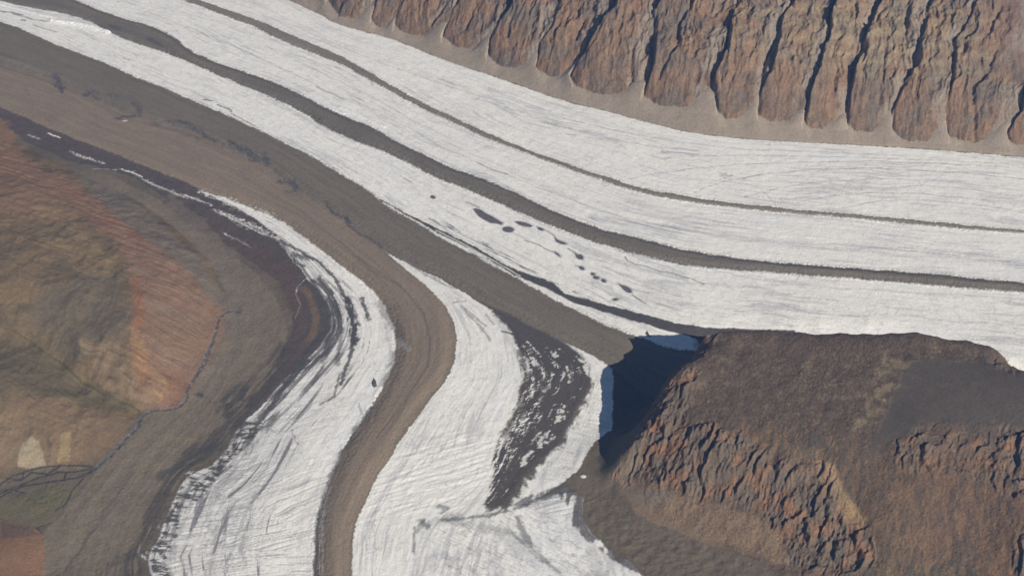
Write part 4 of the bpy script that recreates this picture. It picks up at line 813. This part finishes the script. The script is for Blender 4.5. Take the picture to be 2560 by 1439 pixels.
MAT = {'ice': material('glacier_ice', 0.07, 2.2, 0.055, 0.7, True), 'debris': material('rock_debris', 0.26, 3.0, 0.10), 'cliff': material('cliff_rock', 0.34, 7.0, 0.07), 'rock': material('bare_rock', 0.42, 7.0, 0.085), 'soil': material('gravel_ground', 0.24, 3.0, 0.07)}
def water_mat(name, col, rough):
    m = bpy.data.materials.new(name); m.use_nodes = True; t = m.node_tree; b = t.nodes['Principled BSDF']
    nz = t.nodes.new('ShaderNodeTexNoise'); nz.inputs['Scale'].default_value = 0.03; nz.inputs['Detail'].default_value = 5
    gp = t.nodes.new('ShaderNodeNewGeometry'); t.links.new(gp.outputs['Position'], nz.inputs['Vector'])
    cr = t.nodes.new('ShaderNodeValToRGB'); cr.color_ramp.elements[0].position = 0.3; cr.color_ramp.elements[1].position = 0.7
    cr.color_ramp.elements[0].color = tuple(c*0.75 for c in col)+(1,); cr.color_ramp.elements[1].color = tuple(c*1.25 for c in col)+(1,)
    t.links.new(nz.outputs['Fac'], cr.inputs['Fac']); t.links.new(cr.outputs['Color'], b.inputs['Base Color'])
    b.inputs['Roughness'].default_value = rough; return m
MAT['pond'] = water_mat('turbid_pond_water', (0.140, 0.125, 0.118), 0.45)

# ------------------------------------------------------------------ cut the ground into its landforms
def fc(a): return (a[:-1, :-1]+a[1:, :-1]+a[:-1, 1:]+a[1:, 1:])*0.25
fICE, fZ, fQ = fc(ICEM), fc(Z), fc(Q)
fdE, fR = fc(dE), fc(ROCK)
fX, fY = fc(X), fc(Y)
LAB = np.zeros(fICE.shape, np.int16)                    # 0 valley ground
fm4l, fm4r, fm3lo, fm3t, fm2b, fm2t, fm1b, fm1t, frl, fwr, fw1 = [fc(a) for a in (sM4l, sM4r, sM3lo, sM3t, sM2b, sM2t, sM1b, sM1t, sRl, sWr, sW1l)]
isice = fICE > 0.5
inM1 = (fm1t < 0) & (fm1b > 0); inM2 = (fm2t < 0) & (fm2b > 0); inM3 = (fm3t < 0) & (fm3lo > 0); inM4 = (fm4r < 0) & (fm4l > 0)
low = fZ < 60
LAB[~isice & inM1] = 1; LAB[~isice & inM2] = 2; LAB[~isice & inM3 & low] = 3; LAB[~isice & inM4] = 4
LAB[:] = LAB         # dark stripe
LAB[~isice & (fm3lo < 0) & (frl > 0) & low & (fY > 6900)] = 0
def inpoly_f(pp):
    P = at_z(pp, 0.) if any(pp is q for q in FLAT) else at(pp); r = np.zeros(fX.shape, bool); s = window(P, 10); s = (slice(s[0].start, min(s[0].stop, r.shape[0])), slice(s[1].start, min(s[1].stop, r.shape[1])))
    r[s] = poly_sdf(fX[s], fY[s], P) > 0; return r
tri = inpoly_f(TRI); LAB[tri] = 6; dbm = inpoly_f(DB)
iceidx = np.where(fm1t > 0, 10, np.where(fm2t > 0, 11, np.where(fm3t > 0, 12, np.where(fm4r > 0, np.where(frl > 0, 14, 13), 15))))
LAB = np.where(isice & (fdE < 0) & (LAB != 6), iceidx, LAB)

LAB[~isice & (fm4l < 0) & (fw1 > 0)] = 7
botm = inpoly_f(BOT); LAB[botm & isice] = 14
speck = (fdE < 0) & (fm3t > 0) & low & np.isin(LAB, (0, 10, 11, 12)) & ~(inM1 | inM2); LAB[speck] = iceidx[speck]; LAB[dbm & (fm3t > 0) & low] = 5
LAB[(fdE >= 0)] = 20
SPf = SP[:-1, :-1]
LAB = np.where((fdE >= 0) & (fR > 0.5), 40+np.clip(SPf, 0, 50), LAB)
mesaF = (fX > 700) & (fdE < 0) & (fZ > 30) & (fm2b < 0) & ~isice
LAB[mesaF] = 30
crag = fc(CRZ) > 0.5
LAB[mesaF & crag] = 31
upl = fc(smoothup) > 0.5; LAB[mesaF & upl] = 32
lmf = np.zeros(X.shape, f32); lmf[LMs] = LMm; LAB[(fc(lmf) > 0.5) & ~isice & (fZ > 4)] = 35
LAB[inpoly_f([(-200,1290),(0,1298),(60,1312),(108,1330),(112,1390),(100,1500),(-200,1600)])] = 36
redp = inpoly_f([(0,300),(60,400),(200,470),(300,540),(400,620),(500,700),(552,770),(530,880),(490,960),(430,1025),(370,1030),(340,950),(330,860),(345,760),(330,680),(290,600),(200,520),(100,460),(0,430)])
LAB[redp & (LAB == 35)] = 37
LAB[(fc(RIVER) > 0.55) & ~isice] = 38
print('labels', np.unique(LAB), time.time()-T0)

VID = np.arange(NX*NY).reshape(NY, NX)
CO = np.stack([X, Y, Z], -1).reshape(-1, 3).astype(f32)
CC = np.concatenate([C.reshape(-1, 3), np.ones((NX*NY, 1), f32)], 1).astype(f32)
FW = np.stack([Q, A, np.zeros_like(Q)], -1).reshape(-1, 3).astype(f32)
q00 = VID[:-1, :-1].ravel(); quads = np.stack([q00, q00+1, q00+NX+1, q00+NX], 1)
LABr = LAB.ravel()
def piece(name, labs, mat, parent=None, **props):
    sel = np.isin(LABr, labs); qs = quads[sel]
    if len(qs) == 0: return None
    mk = np.zeros(NX*NY, bool); mk[qs.ravel()] = True; ids = np.nonzero(mk)[0]
    mp = np.zeros(NX*NY, np.int32); mp[ids] = np.arange(len(ids)); qf = mp[qs].astype(np.int32)
    me = bpy.data.meshes.new(name); me.vertices.add(len(ids)); me.vertices.foreach_set('co', CO[ids].ravel())
    me.loops.add(qf.size); me.loops.foreach_set('vertex_index', qf.ravel())
    me.polygons.add(len(qf)); me.polygons.foreach_set('loop_start', np.arange(0, qf.size, 4, dtype=np.int32))
    me.polygons.foreach_set('use_smooth', np.ones(len(qf), bool))
    a = me.attributes.new('ground_tint', 'FLOAT_COLOR', 'POINT'); a.data.foreach_set('color', CC[ids].ravel())
    a = me.attributes.new('flow', 'FLOAT_VECTOR', 'POINT'); a.data.foreach_set('vector', FW[ids].ravel())
    me.update(calc_edges=True); me.materials.append(MAT[mat])
    o = bpy.data.objects.new(name, me); S.collection.objects.link(o)
    if parent: o.parent = parent
    for k, v in props.items(): o[k] = v
    return o
def empty(name, **props):
    o = bpy.data.objects.new(name, None); S.collection.objects.link(o)
    for k, v in props.items(): o[k] = v
    return o
piece('ground', [0, 7], 'soil', kind='structure')
piece('scree_slope', [20], 'soil', kind='structure')
gl = empty('glacier', kind='structure', label='white glacier ice split into long parallel streams by brown moraines')
for k, lab in ((10,'widest ice stream beside the far cliff'),(11,'ice stream between the thin and the middle moraine'),(12,'ice stream with meltwater ponds below the middle moraine'),(13,'clean white wedge of ice in the lower middle'),(14,'crevassed ice beside the flat topped mountain and along the bottom edge'),(15,'curving ice stream left of the warm brown moraine')):
    piece('ice_stream', [k], 'ice', gl, label=lab)
G = 'moraines striping the glacier'
for k, lab in ((1,'thin pinkish brown moraine stripe nearest to the far cliff'),(2,'grey brown middle moraine with a dark upper edge between two white ice streams'),(3,'broad dark brown moraine ending at the shadow of the flat topped mountain'),(4,'warm brown S shaped moraine curving down to the bottom edge'),(5,'narrow blackish debris stripe ending at the corner of the flat topped mountain'),(6,'patchy dark debris triangle broken by small white ice lumps')):
    piece('moraine', [k], 'debris', None, label=lab, category='moraine', group=G)
cl = empty('mountain_wall', kind='structure', label='long brown cliff of parallel rock spurs along the far side of the glacier')
for k in range(40, 95): piece('rock_spur', [k], 'cliff', cl)
ms = empty('plateau_mountain', kind='structure', label='flat topped brown mountain with red crags at the lower right')
piece('plateau', [30], 'rock', ms); piece('crag', [31], 'rock', ms, label='steep red rock ribs with dark shadows'); piece('upland', [32], 'soil', ms, label='smooth dark upland')
lm_ = empty('hill', kind='structure', label='rounded olive brown hill with a red slope at the left')
piece('hillside', [35], 'soil', lm_); piece('red_slope', [37], 'soil', lm_, label='rust red streaked slope facing the ice')
piece('hill', [36], 'soil', None, kind='structure', label='orange hill in the lower left corner')
piece('stream', [38], 'soil', None, kind='structure', label='speckled meltwater stream and braided channels round the foot of the left hill')
# ponds
def sheet(name, P, z, mat, thick, **props):
    me = bpy.data.meshes.new(name); n = len(P); P = smooth(np.vstack([P, P[:1]]), 2)[:-1]; n = len(P)
    a = 0.5*np.sum(P[:, 0]*np.roll(P[:, 1], -1)-np.roll(P[:, 0], -1)*P[:, 1])
    if a < 0: P = P[::-1]
    vs = [(x, y, z) for x, y in P]+[(x, y, z-thick) for x, y in P]
    fs = [tuple(range(n)), tuple(range(2*n-1, n-1, -1))]+[(i, i+n, (i+1) % n+n, (i+1) % n) for i in range(n)]
    me.from_pydata(vs, [], fs); me.update(); me.materials.append(mat)
    o = bpy.data.objects.new(name, me); S.collection.objects.link(o)
    for k, v in props.items(): o[k] = v
    return o
for P, z, lab in pond_meshes:
    sheet('meltwater_pond', P, z, MAT['pond'], 3.0, label=lab, category='pond', group='meltwater ponds on the ice')
# snow patches: domed drifts that follow the ground
def zat(x, y):
    i = np.clip(np.searchsorted(V, y)-1, 0, NY-2); j = int(np.clip(np.searchsorted(U, x/(0.25*max(y, 1000)+1052))-1, 0, NX-2)); return float(Z[i:i+2, j:j+2].mean())
def snow(pp, h, lab, dirt=False):
    P = at(pp); c = P.mean(0); vs = []; fs = []; n = len(P); R = 7
    for r in range(R+1):
        f = 1-r/R
        for p in P:
            q = c+(p-c)*max(f, 0.001); vs.append((q[0], q[1], zat(*q)-1.5+(h+1.5)*(1-f**2.2)+(0.5*math.sin(q[0]*0.4)+0.5*math.cos(q[1]*0.5))*(f < 1)*0.4))
    for r in range(R):
        for i in range(n): a = r*n+i; b = r*n+(i+1) % n; fs.append((a, b, b+n, a+n))
    me = bpy.data.meshes.new('snow_patch'); me.from_pydata(vs, [], fs); me.update()
    for p in me.polygons: p.use_smooth = True
    me.materials.append(MAT['dirt' if dirt else 'snow'])
    o = bpy.data.objects.new('dirt_cone' if dirt else 'snow_patch', me); S.collection.objects.link(o); o['label'] = lab; o['category'] = 'dirt cone' if dirt else 'snow patch'
    return o
MAT['snow'] = water_mat('old_snow', (0.62, 0.59, 0.56), 0.8); MAT['dirt'] = water_mat('dark_dirt', (0.10, 0.095, 0.10), 0.95)
snow(ell(1458,1190,9,5,0.1), 4, 'small oval snow patch on the brown mound beside the shadowed ice')
snow([(930,965),(928,955),(934,942),(941,952),(943,966),(936,970)], 7, 'small dark dirt mound on the ice near the warm moraine\'s bend', True)
snow([(1612,832),(1618,825),(1624,836),(1630,843),(1618,840)], 7, 'small dark dirt mound on the white ice strip by the mountain\'s shadow', True)
def haze():
    zb = float(Z.min())-1; x1 = float(np.abs(X).max())+50; y0 = float(Y.min())-50; y1 = float(Y.max())+50
    me = bpy.data.meshes.new('haze'); v = [(x, y, z) for z in (zb, H+60) for y in (min(y0, -200), y1) for x in (-x1, x1)]
    me.from_pydata(v, [], [(0,2,3,1),(4,5,7,6),(0,1,5,4),(2,6,7,3),(0,4,6,2),(1,3,7,5)]); me.update()
    m = bpy.data.materials.new('thin_air'); m.use_nodes = True; t = m.node_tree; t.nodes.clear()
    o_ = t.nodes.new('ShaderNodeOutputMaterial'); pv = t.nodes.new('ShaderNodeVolumePrincipled')
    pv.inputs['Color'].default_value = (0.26, 0.48, 1.0, 1); pv.inputs['Density'].default_value = HAZE; pv.inputs['Anisotropy'].default_value = 0.2
    t.links.new(pv.outputs[0], o_.inputs['Volume']); me.materials.append(m)
    o = bpy.data.objects.new('haze', me); S.collection.objects.link(o); o['kind'] = 'stuff'
HAZE = 1.25e-5
haze()
print('extent', X.min(), X.max(), Y.min(), Y.max(), Z.min(), Z.max())
print('done', time.time()-T0)
